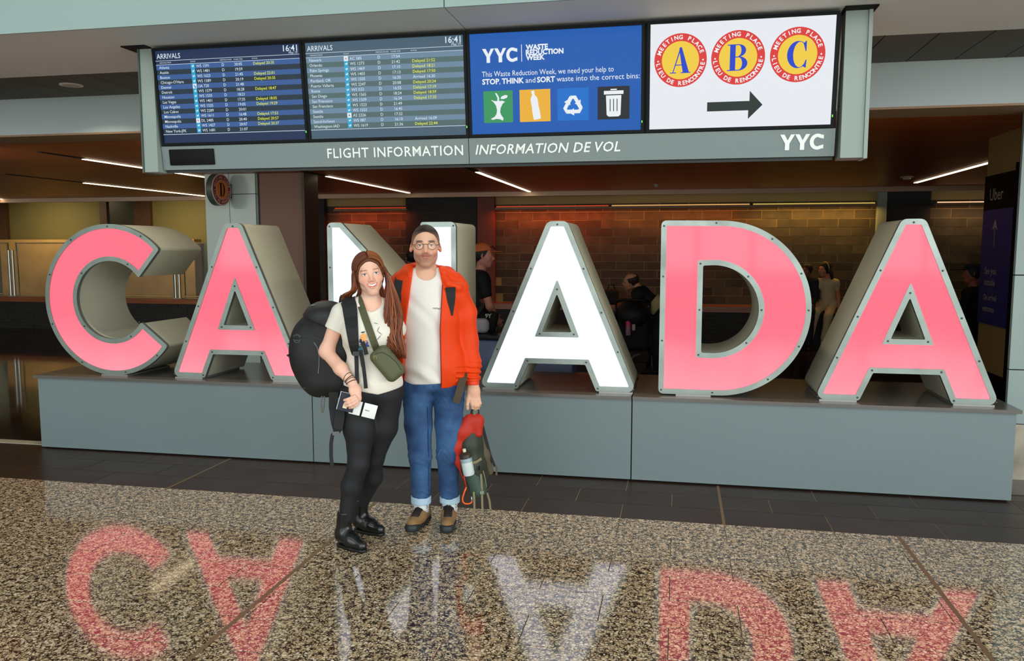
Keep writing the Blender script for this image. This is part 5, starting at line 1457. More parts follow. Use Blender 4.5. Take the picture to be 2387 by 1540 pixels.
V, F = join_geo([sdf_geo(fine, .0023), sdf_geo(arm, .0026), sdf_geo(coarse, .008)])
np_obj('body', WF.w(V), F[:, ::-1], SKIN, wom, face_colors(V, WH.inv, WP))
eyes(WF, WH, (92, 112, 130), wom, (.03, .0), .0064)
def whp(x, y, z): return WF.w(WH.fwd((x, y, z)))
tv = []; tf = []
for k in range(13):
    x = -.0240 + .048 * k / 12; yb = .0848 - 15 * x * x; zc = -.0625 + 10 * x * x
    tv += [whp(x, yb, zc + .0035), whp(x, yb - .0005, zc - .0062 + 7 * x * x)]
tf = [(2*k, 2*k+1, 2*k+3, 2*k+2) for k in range(12)]
obj('teeth', tv, tf, mat('teeth', srgb(244, 238, 228), rough=0.2), wom, True)
# tee with short sleeves
wt_ = U(GROW(w_torso, .012), cap((-.112, -.02, 1.292), (-.150, -.027, 1.215), .056, .052), cap((.150, -.02, 1.287), (.188, -.06, 1.20), .056, .052), k=.02)
wt_ = U(wt_, ell((.060, .0, .93), (.152, .120, .10)), k=.04)
def wtee_fold(P):
    x, z = P[:, 0], P[:, 2]
    return folds(.0075, 17, 7, 12, 1.3)(P) + .006 * np.sin(40 * x + 26 * z + 2 * np.sin(13 * z)) * np.exp(-((z - 1.0) / .07) ** 2)
wt_ = DISP(wt_, wtee_fold, .014)
wt_ = SUB(wt_, U(cap((.046, -.03, 1.50), (.046, .03, 1.368), .066, .062), cap((.046, .05, 1.37), (.046, .085, 1.342), .05, .030), k=.03), .006)
wt_ = INT(wt_, lambda P: np.where(P[:, 0] < -.135, -1.0, (.862 + .22 * np.abs(P[:, 0] - .075)) - P[:, 2]), .005)
wt_ = SUB(wt_, lambda P: np.maximum((P - np.array((-.158, -.03, 1.205))) @ np.array((.42, 0, .9)), P[:, 0] + .108), .004)
wt_.lo = np.array((-.24, -.15, .83)); wt_.hi = np.array((.26, .17, 1.42))
WTEE = mat('cream_tee_cotton', srgb(226, 220, 206), rough=0.85, bump=0.25, bscale=220)
wtee_o = sdf_obj('tee_shirt', WF, wt_, .0042, WTEE, wom)
# embroidered flowers on the chest
def patch(cx, cz, pts, col, nm):
    P = [(cx + x, cz + z) for x, z in pts]
    V_ = [WF.p(a, snap(wt_, a, z) + .0022, z) for a, z in P]
    obj('flower_print', V_, [tuple(range(len(V_)))], mat(nm, srgb(*col), rough=0.8), wtee_o)
def leaf(cx, cz, L, w, ang, col, nm):
    c, s_ = math.cos(ang), math.sin(ang)
    patch(cx, cz, [(c*u - s_*v, s_*u + c*v) for u, v in ((-L, 0), (-L*.4, w), (L*.4, w), (L, 0), (L*.4, -w), (-L*.4, -w))], col, nm)
leaf(.004, 1.180, .022, .016, 1.5, (242, 168, 96), 'print_orange'); leaf(.012, 1.160, .014, .012, .3, (244, 190, 120), 'print_peach')
leaf(-.010, 1.163, .017, .006, 1.2, (52, 40, 92), 'print_purple'); leaf(.020, 1.150, .015, .006, 2.1, (92, 70, 150), 'print_violet')
leaf(.000, 1.140, .016, .005, .1, (40, 60, 140), 'print_navy'); leaf(.022, 1.132, .018, .006, -.5, (60, 90, 190), 'print_blue'); leaf(.002, 1.205, .012, .004, .2, (50, 90, 80), 'print_green')
leaf(.034, 1.122, .014, .005, .5, (200, 214, 160), 'print_lime'); leaf(.082, 1.22, .016, .0012, 1.1, (70, 66, 80), 'print_line'); leaf(.090, 1.20, .018, .0012, -.7, (70, 66, 80), 'print_line'); leaf(.085, 1.175, .020, .0014, .9, (90, 80, 130), 'print_line2'); leaf(.070, 1.25, .014, .0012, -.2, (70, 66, 80), 'print_line')
# leggings and boots
LEG = mat('black_leggings', srgb(20, 21, 25), rough=0.7, bump=0.1, bscale=200)
lg = U(chain([(-.028, .0, .84), (-.026, .025, .66), (-.034, .050, .475), (-.078, .035, .345), (-.108, .030, .17)], [.096, .086, .056, .054, .037], .025),
       chain([(.118, -.01, .84), (.098, -.03, .66), (.050, -.075, .465), (.042, -.125, .35), (-.022, -.19, .17)], [.096, .084, .054, .054, .037], .025), k=.012)
lg = U(lg, ell((.045, -.015, .875), (.166, .118, .09)), ell((.042, -.005, .98), (.124, .090, .06)), k=.035)
lg = DISP(lg, folds(.0028, 20, 14, 26, .3), .004)
lg = INT(lg, half((0, 0, .145), (0, 0, -1)), .004)
sdf_obj('leggings', WF, lg, .005, LEG, wom)
BOOT = mat('black_leather', srgb(20, 20, 20), rough=0.25, bump=0.25, bscale=26, spec=0.6)
def boot(heel, toe, ank):
    hx, hy = heel; d = np.array((toe[0] - hx, toe[1] - hy)); L = np.linalg.norm(d); d /= L; s_ = np.array((-d[1], d[0]))
    def q(u, v, z): return (hx + d[0]*u*L + s_[0]*v, hy + d[1]*u*L + s_[1]*v, z)
    up = U(cap(q(.17, 0, .06), q(.50, 0, .055), .040, .038), cap(q(.50, 0, .050), q(.87, 0, .036), .038, .029), cap((ank[0], ank[1], .20), q(.20, 0, .09), .044, .042), k=.035)
    up = INT(INT(up, half((0, 0, .018), (0, 0, -1)), .003), half((0, 0, .205), (0, 0, 1)), .003)
    sdf_obj('boot_upper', WF, up, .004, BOOT, wom)
    so = INT(INT(U(cap(q(.17, 0, .012), q(.5, 0, .012), .035, .034), cap(q(.5, 0, .012), q(.88, 0, .012), .034, .028), k=.02), half((0, 0, .020), (0, 0, 1)), .002), half((0, 0, .001), (0, 0, -1)), .002)
    sdf_obj('boot_sole', WF, so, .004, mat('boot_sole_black', srgb(16, 16, 16), rough=0.45), wom)
boot((-.155, -.015), (-.006, .140), (-.112, .028)); boot((-.066, -.236), (.098, -.106), (-.024, -.192))
# hair ties on the wrist
for k, (t, r) in enumerate(((.0, .027), (.25, .027), (.55, .026), (.8, .0265))):
    c = np.array((-.082, .108, .962)) * (1 - t) + np.array((-.058, .133, .932)) * t
    ax = Vector((.55, .55, -.62)).normalized(); u = ax.orthogonal().normalized(); v = ax.cross(u); tl = (.25, -.2, .1, .3)[k]
    pts = [WF.p(*(Vector(c) + (u * math.cos(a) + v * math.sin(a)) * r + ax * (tl * .03 * math.cos(a + k)))) for a in [2*PI*j/20 for j in range(21)]]
    MB().tube(pts, .0022, 5, cap=False).build('hair_tie', mat('hair_tie_brown', srgb(44, 24, 20), rough=0.7), wom, True)

# ---- hair: a close cap over the skull and long waved locks
HAIRC = [srgb(104, 50, 26), srgb(120, 62, 32), srgb(88, 42, 24), srgb(142, 80, 44)]
HM = [mat('auburn_hair_%d' % i, c, rough=0.42, spec=0.4) for i, c in enumerate(HAIRC)]
hw_ = hair_cap(None, None, .008, .126, -.085, -.12)
HX2 = XF(hw_, (.042, .035, 1.508), (3, -8.5, -4), .95)
def strands(P):
    y = P[:, 1] + .25 * np.abs(P[:, 0]); return .0007 * np.sin(y * 620 + 3 * np.sin(P[:, 2] * 40)) + .0006 * np.sin(y * 390 + 2.0 + 40 * P[:, 2])
hw2 = DISP(hw_, strands, .004); HX2 = XF(hw2, (.042, .035, 1.508), (3, -8.5, -4), .95)
def whair_cols(V):
    H = HX2.inv(V); y = H[:, 1] + .25 * np.abs(H[:, 0]); n = len(V)
    t = .5 + .18 * np.sin(y * 560 + 5 * H[:, 2] * 20) + .14 * np.sin(y * 273 + 1.0)
    c = lerp(np.tile(np.array(srgb(66, 32, 18)[:3]), (n, 1)), np.tile(np.array(srgb(110, 58, 30)[:3]), (n, 1)), t)
    return np.concatenate([c, np.ones((n, 1))], 1)
sdf_obj('hair', WF, HX2, .003, vcol_mat('auburn_hair_cap', rough=0.42), wom, whair_cols)
rh = random.Random(11)
def catmull(P, n):
    P = [np.array(p, float) for p in P]; P = [2*P[0] - P[1]] + P + [2*P[-1] - P[-2]]; out = []
    for i in range(1, len(P) - 2):
        for k in range(n):
            t = k / n; a, b, c, d = P[i-1], P[i], P[i+1], P[i+2]
            out.append(.5 * ((2*b) + (c - a)*t + (2*a - 5*b + 4*c - d)*t*t + (3*b - a - 3*c + d)*t**3))
    out.append(P[-2]); return out
def lock(ctrl, r, wave, ph, mb):
    P = catmull(ctrl, 6); n = len(P); pts = []
    for i, p in enumerate(P):
        t = i / (n - 1); w = wave * t
        pts.append(WF.p(*(p + np.array((w * math.sin(ph + t * 15), w * .6 * math.cos(ph * 1.3 + t * 13), 0)))))
    rs = [r * (.55 + .9 * math.sin(PI * min(1, .15 + .75 * (i / (n - 1))))) * (1 if i < n - 3 else (.75, .45, .15)[i - n + 3]) for i in range(n)]
    mb.tube(pts, rs, 4, flat=(1.0, .6))
mbs = [MB() for _ in HM]
def HL(x, y, z): return WH.fwd((x, y, z))
for k in range(620):                                   # picture right: forward over the shoulder
    u = rh.random(); s = rh.random(); m_ = rh.random()
    root = HL(.006 + .028 * s, .052 - .11 * u, .106 - .055 * u * u - .01 * s)
    tmp = HL(.078 + .012 * s, .022 - .075 * u, .030 - .02 * m_)
    jaw = HL(.086 + .022 * s + .012 * m_, .012 - .060 * u, -.075)
    sh = np.array((.118 + .070 * s * m_ + .03 * s, .075 - .05 * u + .02 * m_, 1.300))
    mid = np.array((.122 + .085 * s, .108 - .05 * u + .02 * m_, 1.190 - .02 * m_))
    end = np.array((.140 + .085 * s, .120 - .05 * u + .015 * m_, 1.055 + .10 * m_ * (1 - s)))
    lock([root, tmp, jaw, sh, mid, end], .0036, .006, rh.random() * 6, mbs[k % 4])
for k in range(430):                                   # picture left: behind the shoulder
    u = rh.random(); s = rh.random(); m_ = rh.random()
    root = HL(-.004 - .028 * s, .050 - .11 * u, .106 - .055 * u * u - .01 * s)
    tmp = HL(-.078 - .010 * s, .012 - .075 * u, .030 - .02 * m_)
    jaw = HL(-.084 - .026 * s, .004 - .060 * u, -.070)
    sh = np.array((-.058 - .048 * s, -.03 - .04 * u + .02 * m_, 1.385))
    end = np.array((-.050 - .050 * s + .05 * m_ * (1 - s), -.03 - .05 * u, 1.318 - .03 * u + .02 * m_))
    lock([root, tmp, jaw, sh, end], .0036, .004, rh.random() * 6, mbs[k % 4])
for k in range(150):                                    # back of the head
    u = rh.random(); s = rh.random() * 2 - 1
    root = HL(.02 * s, -.05 - .03 * u, .100 - .03 * u)
    lock([root, HL(.06 * s, -.115, .02), HL(.07 * s, -.120, -.09), np.array((.045 + .09 * s, -.10, 1.33)), np.array((.045 + .10 * s, -.115, 1.16))], .0065, .005, rh.random() * 6, mbs[k % 4])
for k in range(260):                                   # strands combed over the crown to both sides
    sx = 1 if k % 2 else -1; y = -.100 + .172 * rh.random(); e = math.sqrt(max(.05, 1 - ((y + .02) / .112) ** 2)); j = rh.random() * .004
    ph = [math.radians(a) for a in (3, 22, 42, 62, 82, 100)]
    pts = [HL(sx * (.0855 + j) * math.sin(p) * (.55 + .45 * e) , y - .012 * p, .034 + (.0965 + j) * math.cos(p) * e) for p in ph]
    lock(pts, .0026, .001, rh.random() * 6, mbs[k % 4])
hv = MB(); 
me = None
allv, allf, mi = [], [], []
for i, b in enumerate(mbs):
    k = len(allv); allv += b.v; allf += [tuple(x + k for x in f) for f in b.f]; mi += [i] * len(b.f)
o = obj('hair_locks', allv, allf, HM[0], wom, True)
for m_ in HM[1:]: o.data.materials.append(m_)
o.data.polygons.foreach_set('material_index', mi); o['kind'] = 'stuff'

# ---- her big backpack
wbp = thing('backpack', 'large black trekking backpack worn by the woman', 'backpack', tuple(WF.p(-.24, -.16, .80)))
BPK = mat('black_pack_fabric', srgb(24, 25, 25), rough=0.65, bump=0.2, bscale=160)
pk = U(cap((-.205, -.150, 1.225), (-.232, -.165, .925), .112, .118), ell((-.190, -.145, 1.280), (.108, .120, .062)), ell((-.305, -.175, 1.070), (.103, .120, .190)), cap((-.12, -.13, 1.20), (-.13, -.13, .915), .10, .105), k=.045)
pk = DISP(pk, folds(.0085, 17, 13, 21, 2.2), .010)
pk = INT(pk, half((0, 0, .800), (0, 0, -1)), .03)
sdf_obj('pack_body', WF, pk, .006, BPK, wbp)
lid = INT(GROW(pk, .007), half((-.24, 0, 1.235), (-.45, 0, -1)), .012)
lid.lo, lid.hi = np.array((-.45, -.35, 1.15)), np.array((.0, .05, 1.40))
sdf_obj('lid', WF, lid, .006, mat('black_lid_fabric', srgb(30, 31, 31), rough=0.6), wbp)
def psnap(a, z, b0=.1, off=.003): return (a, snap2(pk, a, z, b0) + off, z)
def snap2(fn, a, z, b0):
    b = b0
    for _ in range(80):
        d = float(fn(np.array([[a, b, z]], np.float32))[0])
        if d < .0008: break
        b -= max(min(d, .05) * .8, .0006)
        if b < -.32: return -.30
    return b
GREY = mat('grey_piping', srgb(120, 122, 124), rough=0.5)
MB().tube([WF.p(*psnap(a, z)) for a, z in ((-.262, 1.135), (-.245, 1.11), (-.236, 1.06), (-.238, 1.01), (-.243, .965))], .0022, 5).build('piping', GREY, wbp)
MB().tube([WF.p(*psnap(a, z)) for a, z in ((-.315, 1.262), (-.27, 1.268), (-.22, 1.262))], .0025, 5).build('zip', mat('black_zip', srgb(44, 44, 44), rough=0.4), wbp)
MB().tube([WF.p(*psnap(a, z)) for a, z in ((-.332, 1.17), (-.25, 1.16), (-.19, 1.13))], .0022, 5).build('zip', MATS['black_zip'], wbp)
lp = MB()
lp.tube([WF.p(*psnap(-.355 + .017 * math.cos(t), 1.150 + .017 * math.sin(t))) for t in [PI + PI * k / 10 for k in range(11)]], .0016, 5)
for r_ in (.020, .025): lp.tube([WF.p(*psnap(-.355 + r_ * math.cos(t), 1.152 + r_ * math.sin(t))) for t in [.5 + 2.1 * k / 8 for k in range(9)]], .0012, 5)
lp.tube([WF.p(*psnap(-.355 - .010 + .005 * k, 1.147 - .004 * (k % 2))) for k in range(5)], .0014, 5)
lp.build('logo', mat('logo_grey', srgb(104, 106, 106), rough=0.5), wbp)
v, f = text_geo('osprey', .011); obj('small_print', [WF.p(*psnap(-.345 + x, .868 + y + .25 * x)) for x, y in v], f, MATS['logo_grey'], wbp)
MB().tube([WF.p(-.225, -.020, .842), WF.p(-.232, -.015, .80), WF.p(-.228, -.01, .752), WF.p(-.222, -.01, .752), WF.p(-.214, -.015, .80), WF.p(-.212, -.020, .842)], .0042, 6).build('cord_loop', mat('grey_cord', srgb(110, 108, 102), rough=0.7), wbp)
MB().tube([WF.p(-.395, -.13, 1.065), WF.p(-.412, -.12, 1.058), WF.p(-.40, -.12, 1.050), WF.p(-.385, -.12, 1.05)], .005, 6).build('pole_clip', STRAP, wbp)
MB().tube([WF.p(-.285, -.12, 1.318), WF.p(-.272, -.10, 1.336), WF.p(-.245, -.10, 1.338), WF.p(-.225, -.11, 1.325)], .004, 6).build('top_loop', mat('grey_cord', srgb(110, 108, 102), rough=0.7), wbp)
# shoulder strap, webbing and hanging belt
zz = np.linspace(1.335, 1.085, 10); aa = np.interp(zz, [1.08, 1.2, 1.335], [-.040, -.052, -.066])
ribbon(WF, [(-.090, -.09, 1.335), (-.082, -.04, 1.368), (-.074, .01, 1.362)] + [(float(a), snap(wt_, float(a), float(z)) + .009, float(z)) for a, z in zip(aa, zz)], [.075, .080, .080] + [.078, .076, .072, .068, .064, .060, .056, .052, .046, .036], .016, 'shoulder_strap', STRAP, wbp)
ribbon(WF, [(-.036, snap(wt_, -.036, 1.09) + .012, 1.10), (-.034, .125, 1.03), (-.034, .125, .93)], .022, .003, 'strap_webbing', STRAP, wbp)
ribbon(WF, [(-.012, .125, 1.11), (-.002, .132, 1.05), (.006, .138, .98), (.012, .140, .905)], .020, .003, 'strap_webbing', STRAP, wbp)
ribbon(WF, [(-.018, .120, 1.13), (-.010, .124, 1.08), (-.002, .128, 1.02)], .018, .003, 'strap_webbing', mat('teal_webbing', srgb(30, 88, 110), rough=0.7), wbp)
ribbon(WF, [(-.004, .128, 1.16), (.010, .130, 1.12), (.018, .13, 1.085)], .022, .004, 'strap_webbing', STRAP, wbp)
MB().obox(WF.p(-.036, .135, 1.092), Vector(WF.r) * .017, Vector(WF.f) * .004, Vector((0, 0, 1)) * .012).build('buckle', mat('buckle_black', srgb(40, 42, 42), rough=0.3), wbp)
ribbon(WF, [(-.160, .03, .87), (-.162, .06, .80), (-.158, .07, .72), (-.150, .07, .66)], [.05, .05, .04, .028], .005, 'hip_belt', STRAP, wbp)
ribbon(WF, [(-.125, .07, .83), (-.128, .085, .75), (-.140, .085, .68), (-.150, .075, .655)], [.04, .05, .05, .03], .005, 'hip_belt', STRAP, wbp)
ribbon(WF, [(-.150, .075, .66), (-.170, .07, .645), (-.178, .07, .60), (-.180, .07, .53), (-.176, .07, .475)], .020, .004, 'hip_belt', STRAP, wbp)
MB().obox(WF.p(-.152, .078, .655), Vector(WF.r) * .018, Vector(WF.f) * .006, Vector((0, 0, 1)) * .010).build('buckle', mat('grey_buckle', srgb(96, 94, 90), rough=0.4), wbp)

# ---- olive cross-body bag
xb = thing('crossbody_bag', 'olive green cross-body bag on the woman\'s chest', 'bag', tuple(WF.p(.125, .16, .95)))
OLIV = mat('olive_nylon', srgb(82, 86, 58), rough=0.6, bump=0.15, bscale=120)
bx_ = DISP(rbox((.128, .150, 1.037), (.098, .034, .058), .034, (0, 52, 0)), folds(.003, 18, 10, 14, .5), .004)
sdf_obj('bag_body', WF, bx_, .004, OLIV, xb)
def bsn(a, z): return (a, snap(bx_, a, z, .3) + .002, z)
c52, s52 = math.cos(math.radians(52)), math.sin(math.radians(52))
def bl_(u, v): return (.128 + u * c52 + v * s52, 1.037 - u * s52 + v * c52)
MB().tube([WF.p(*bsn(*bl_(u, v))) for u, v in ((-.085, -.018), (-.070, .018), (-.03, .036), (.02, .042), (.07, .036))], .0024, 5).build('zip', mat('olive_dark', srgb(54, 58, 40), rough=0.6), xb)
MB().tube([WF.p(*bsn(*bl_(u, v))) for u, v in ((-.080, -.030), (-.066, -.036), (-.060, -.026), (-.074, -.020), (-.080, -.030))], .0022, 5).build('zip_pull', mat('brass_pull', srgb(140, 116, 60), rough=0.4, metal=.6), xb)
WSK = U(wt_, GROW(w_torso, .004), w_neck, k=.004)
sz = np.linspace(1.358, 1.100, 14); sa_ = np.interp(sz, [1.10, 1.36], [.075, -.012])
ribbon(WF, [(-.030, -.07, 1.345), (-.026, -.03, 1.380), (-.020, .010, 1.378)] + [(float(a), snap(WSK, float(a), float(z)) + .007, float(z)) for a, z in zip(sa_, sz)], .038, .003, 'shoulder_strap', mat('olive_strap', srgb(78, 78, 52), rough=0.75), xb)

# ---- documents in her hand
pp = thing('passport', 'navy passport with white edge in the woman\'s hand', 'passport', tuple(WF.p(-.10, .166, .84)))
a16 = math.radians(-16); ax = Vector(np.array((math.cos(a16), 0, math.sin(a16))) @ WF.M); az_ = Vector(np.array((-math.sin(a16), 0, math.cos(a16))) @ WF.M); ay = Vector(WF.f)
MB().obox(WF.p(-.088, .164, .838), ax * .042, ay * .002, az_ * .048).build('cover', mat('navy_cover', srgb(22, 28, 48), rough=0.5), pp)
MB().obox(WF.p(-.0895, .1605, .8385), ax * .0435, ay * .0012, az_ * .049).build('pages', mat('paper_white', srgb(232, 236, 232), rough=0.7), pp)
wl = thing('travel_wallet', 'white travel wallet with a dark band in the woman\'s hand', 'wallet', tuple(WF.p(-.01, .166, .79)))
o = MB().obox(WF.p(-.004, .158, .795), ax * .070, ay * .003, az_ * .038).build('cover', mat('white_cover', srgb(226, 230, 226), rough=0.45), wl); bevel(o, .004, 2)
MB().obox(WF.p(-.010, .1615, .797), ax * .0052, ay * .0012, az_ * .0385).build('elastic_band', BLACKM, wl)
v, f = text_geo('wm', .016); obj('print', [WF.p(.004, .1622, .789) + ax * x + az_ * y for x, y in v], f, BLACKM, wl)
MB().obox(WF.p(-.098, .168, .819), ax * .011, ay * .002, az_ * .012).build('ticket_tag', mat('cream_paper', srgb(232, 214, 176), rough=0.6), pp)
# ------------------------------------------------------------------ daypack hanging from the man's hand
dpk = thing('daypack', 'red and olive daypack hanging from the man\'s hand', 'bag', tuple(MF.p(.28, .02, .18)))
REDF = mat('red_ripstop', srgb(176, 36, 14), rough=0.6, bump=0.5, bscale=30); DGRN = mat('dark_green_ripstop', srgb(42, 50, 38), rough=0.55, bump=0.2, bscale=60)
OLVB = mat('olive_brown_mesh', srgb(84, 76, 56), rough=0.8, bump=0.3, bscale=140); MESH = mat('green_pocket_mesh', srgb(52, 74, 62), rough=0.5, bump=0.4, bscale=180); WEB = mat('khaki_webbing', srgb(120, 112, 82), rough=0.75)
rd_ = U(chain([(.262, .03, .648), (.215, .035, .575), (.180, .032, .485), (.192, .03, .40), (.214, .03, .30)], [.028, .042, .034, .026, .014], .03, ((.2, 1, 0), .75)), cap((.245, .02, .640), (.302, .015, .632), .030, .030), cap((.295, .035, .640), (.300, .04, .565), .034, .024), cap((.262, .02, .62), (.24, .03, .58), .034, .03), k=.03)
sdf_obj('red_panel', MF, DISP(rd_, folds(.004, 40, 20, 16, .9), .006), .0042, REDF, dpk)
gb = U(chain([(.262, .02, .610), (.252, .02, .50), (.262, .02, .36), (.290, .02, .235)], [.038, .056, .066, .050], .03), cap((.29, .0, .58), (.32, -.01, .28), .030, .045), k=.03)
sdf_obj('main_body', MF, DISP(gb, folds(.006, 46, 20, 8, 2.9), .008), .0042, DGRN, dpk)
ob_ = U(cap((.302, -.005, .610), (.330, -.025, .42), .022, .040), cap((.330, -.025, .42), (.372, -.05, .31), .040, .026), k=.03)
sdf_obj('back_panel', MF, DISP(ob_, folds(.004, 22, 14, 20, .2), .006), .0045, OLVB, dpk)
mp_ = U(cap((.236, .050, .385), (.290, .050, .225), .046, .040), cap((.29, .03, .39), (.315, .03, .22), .030, .034), k=.03)
sdf_obj('mesh_pocket', MF, DISP(mp_, folds(.004, 28, 16, 22, 1.9), .006), .0042, MESH, dpk)
ribbon(MF, [(.205, .098, .402), (.240, .103, .400), (.285, .092, .408), (.315, .070, .420)], .016, .003, 'pocket_hem', WEB, dpk)
# grab handle round the fingers, shoulder straps, tails
MB().tube([MF.p(.258, .018, .655), MF.p(.262, .020, .690), MF.p(.272, .020, .722), MF.p(.292, .018, .722), MF.p(.305, .012, .690), MF.p(.302, .010, .650)], .0075, 8, flat=(1, .5)).build('grab_handle', mat('dark_olive_strap', srgb(44, 46, 34), rough=0.75), dpk, True)
ribbon(MF, [(.272, .045, .66), (.280, .045, .69), (.288, .03, .715)], .014, .003, 'webbing_loop', mat('sage_webbing', srgb(96, 108, 84), rough=0.75), dpk)
ribbon(MF, [(.322, .005, .605), (.345, .0, .52), (.372, -.01, .42), (.402, -.03, .345)], [.026, .022, .018, .012], .006, 'shoulder_strap', STRAP, dpk, up=(.6, .8, 0))
ribbon(MF, [(.405, -.03, .350), (.414, -.03, .335), (.412, -.03, .290)], .012, .004, 'shoulder_strap', OLVB, dpk)
for pts in ([(.268, .095, .230), (.270, .10, .19), (.272, .10, .10)], [(.312, .075, .330), (.316, .080, .25), (.318, .08, .17), (.320, .08, .09)], [(.352, .02, .20), (.366, .02, .15), (.372, .02, .095)]):
    ribbon(MF, pts, .012, .0025, 'strap_tail', WEB, dpk)
MB().tube([MF.p(.325, .06, .345), MF.p(.338, .055, .29), MF.p(.345, .04, .245), MF.p(.336, .04, .205), MF.p(.300, .06, .195), MF.p(.275, .075, .20)], .004, 6).build('piping', WEB, dpk, True)
MB().obox(MF.p(.317, .086, .222), Vector(MF.r) * .012, Vector(MF.f) * .004, Vector((0, 0, 1)) * .009).build('buckle', mat('smoke_buckle', srgb(120, 126, 110), rough=0.3), dpk)
MB().obox(MF.p(.300, .098, .372), Vector(MF.r) * .005, Vector(MF.f) * .002, Vector((0, 0, 1)) * .013).build('brand_tag', BLACKM, dpk)
# bottle in the side pocket
btl = thing('water_bottle', 'clear water bottle with dark lid in the daypack pocket', 'bottle', tuple(MF.p(.24, .075, .36)))
bc, ba = MF.p(.243, .085, .330), (MF.p(.214, .085, .480) - MF.p(.243, .085, .330)).normalized()
o = MB().lathe([(.030, 0), (.034, .01), (.034, .075), (.0345, .080)], bc, ba, 20).build('bottle_body', mat('bottle_milky', srgb(196, 208, 206), rough=0.2), btl); shade_auto(o)
o = MB().lathe([(.0348, .080), (.0348, .100), (.033, .104)], bc, ba, 20).build('bottle_band', mat('bottle_bluegrey', srgb(140, 160, 166), rough=0.3), btl); shade_auto(o)
o = MB().lathe([(.0352, .104), (.0352, .126), (.022, .138), (.014, .140)], bc, ba, 20).build('lid', mat('bottle_lid_dark', srgb(54, 44, 36), rough=0.35), btl); shade_auto(o)
o = MB().lathe([(.0105, .138), (.0105, .156), (.008, .159)], bc, ba, 14).build('spout', mat('bottle_spout', srgb(206, 196, 172), rough=0.4), btl); shade_auto(o)
# orange carabiner
cb = thing('carabiner', 'orange carabiner clipped low on the daypack', 'carabiner', tuple(MF.p(.22, .07, .15)))
pts = [(.226, .255), (.214, .225), (.203, .190), (.203, .168), (.216, .154), (.238, .152), (.254, .158), (.258, .168)]
MB().tube([MF.p(a, .075, z) for a, z in pts], .0052, 8).build('frame', mat('orange_anodised', srgb(236, 96, 36), rough=0.35, metal=0.3), cb, True)
MB().tube([MF.p(.258, .075, .168), MF.p(.256, .075, .195)], .0045, 8).build('gate', mat('steel_gate', srgb(190, 196, 200), rough=0.3, metal=0.7), cb, True)
MB().tube([MF.p(.212, .07, .345), MF.p(.216, .07, .30), MF.p(.224, .072, .257)], .005, 6, flat=(1, .5)).build('red_cord', REDF, cb, True)
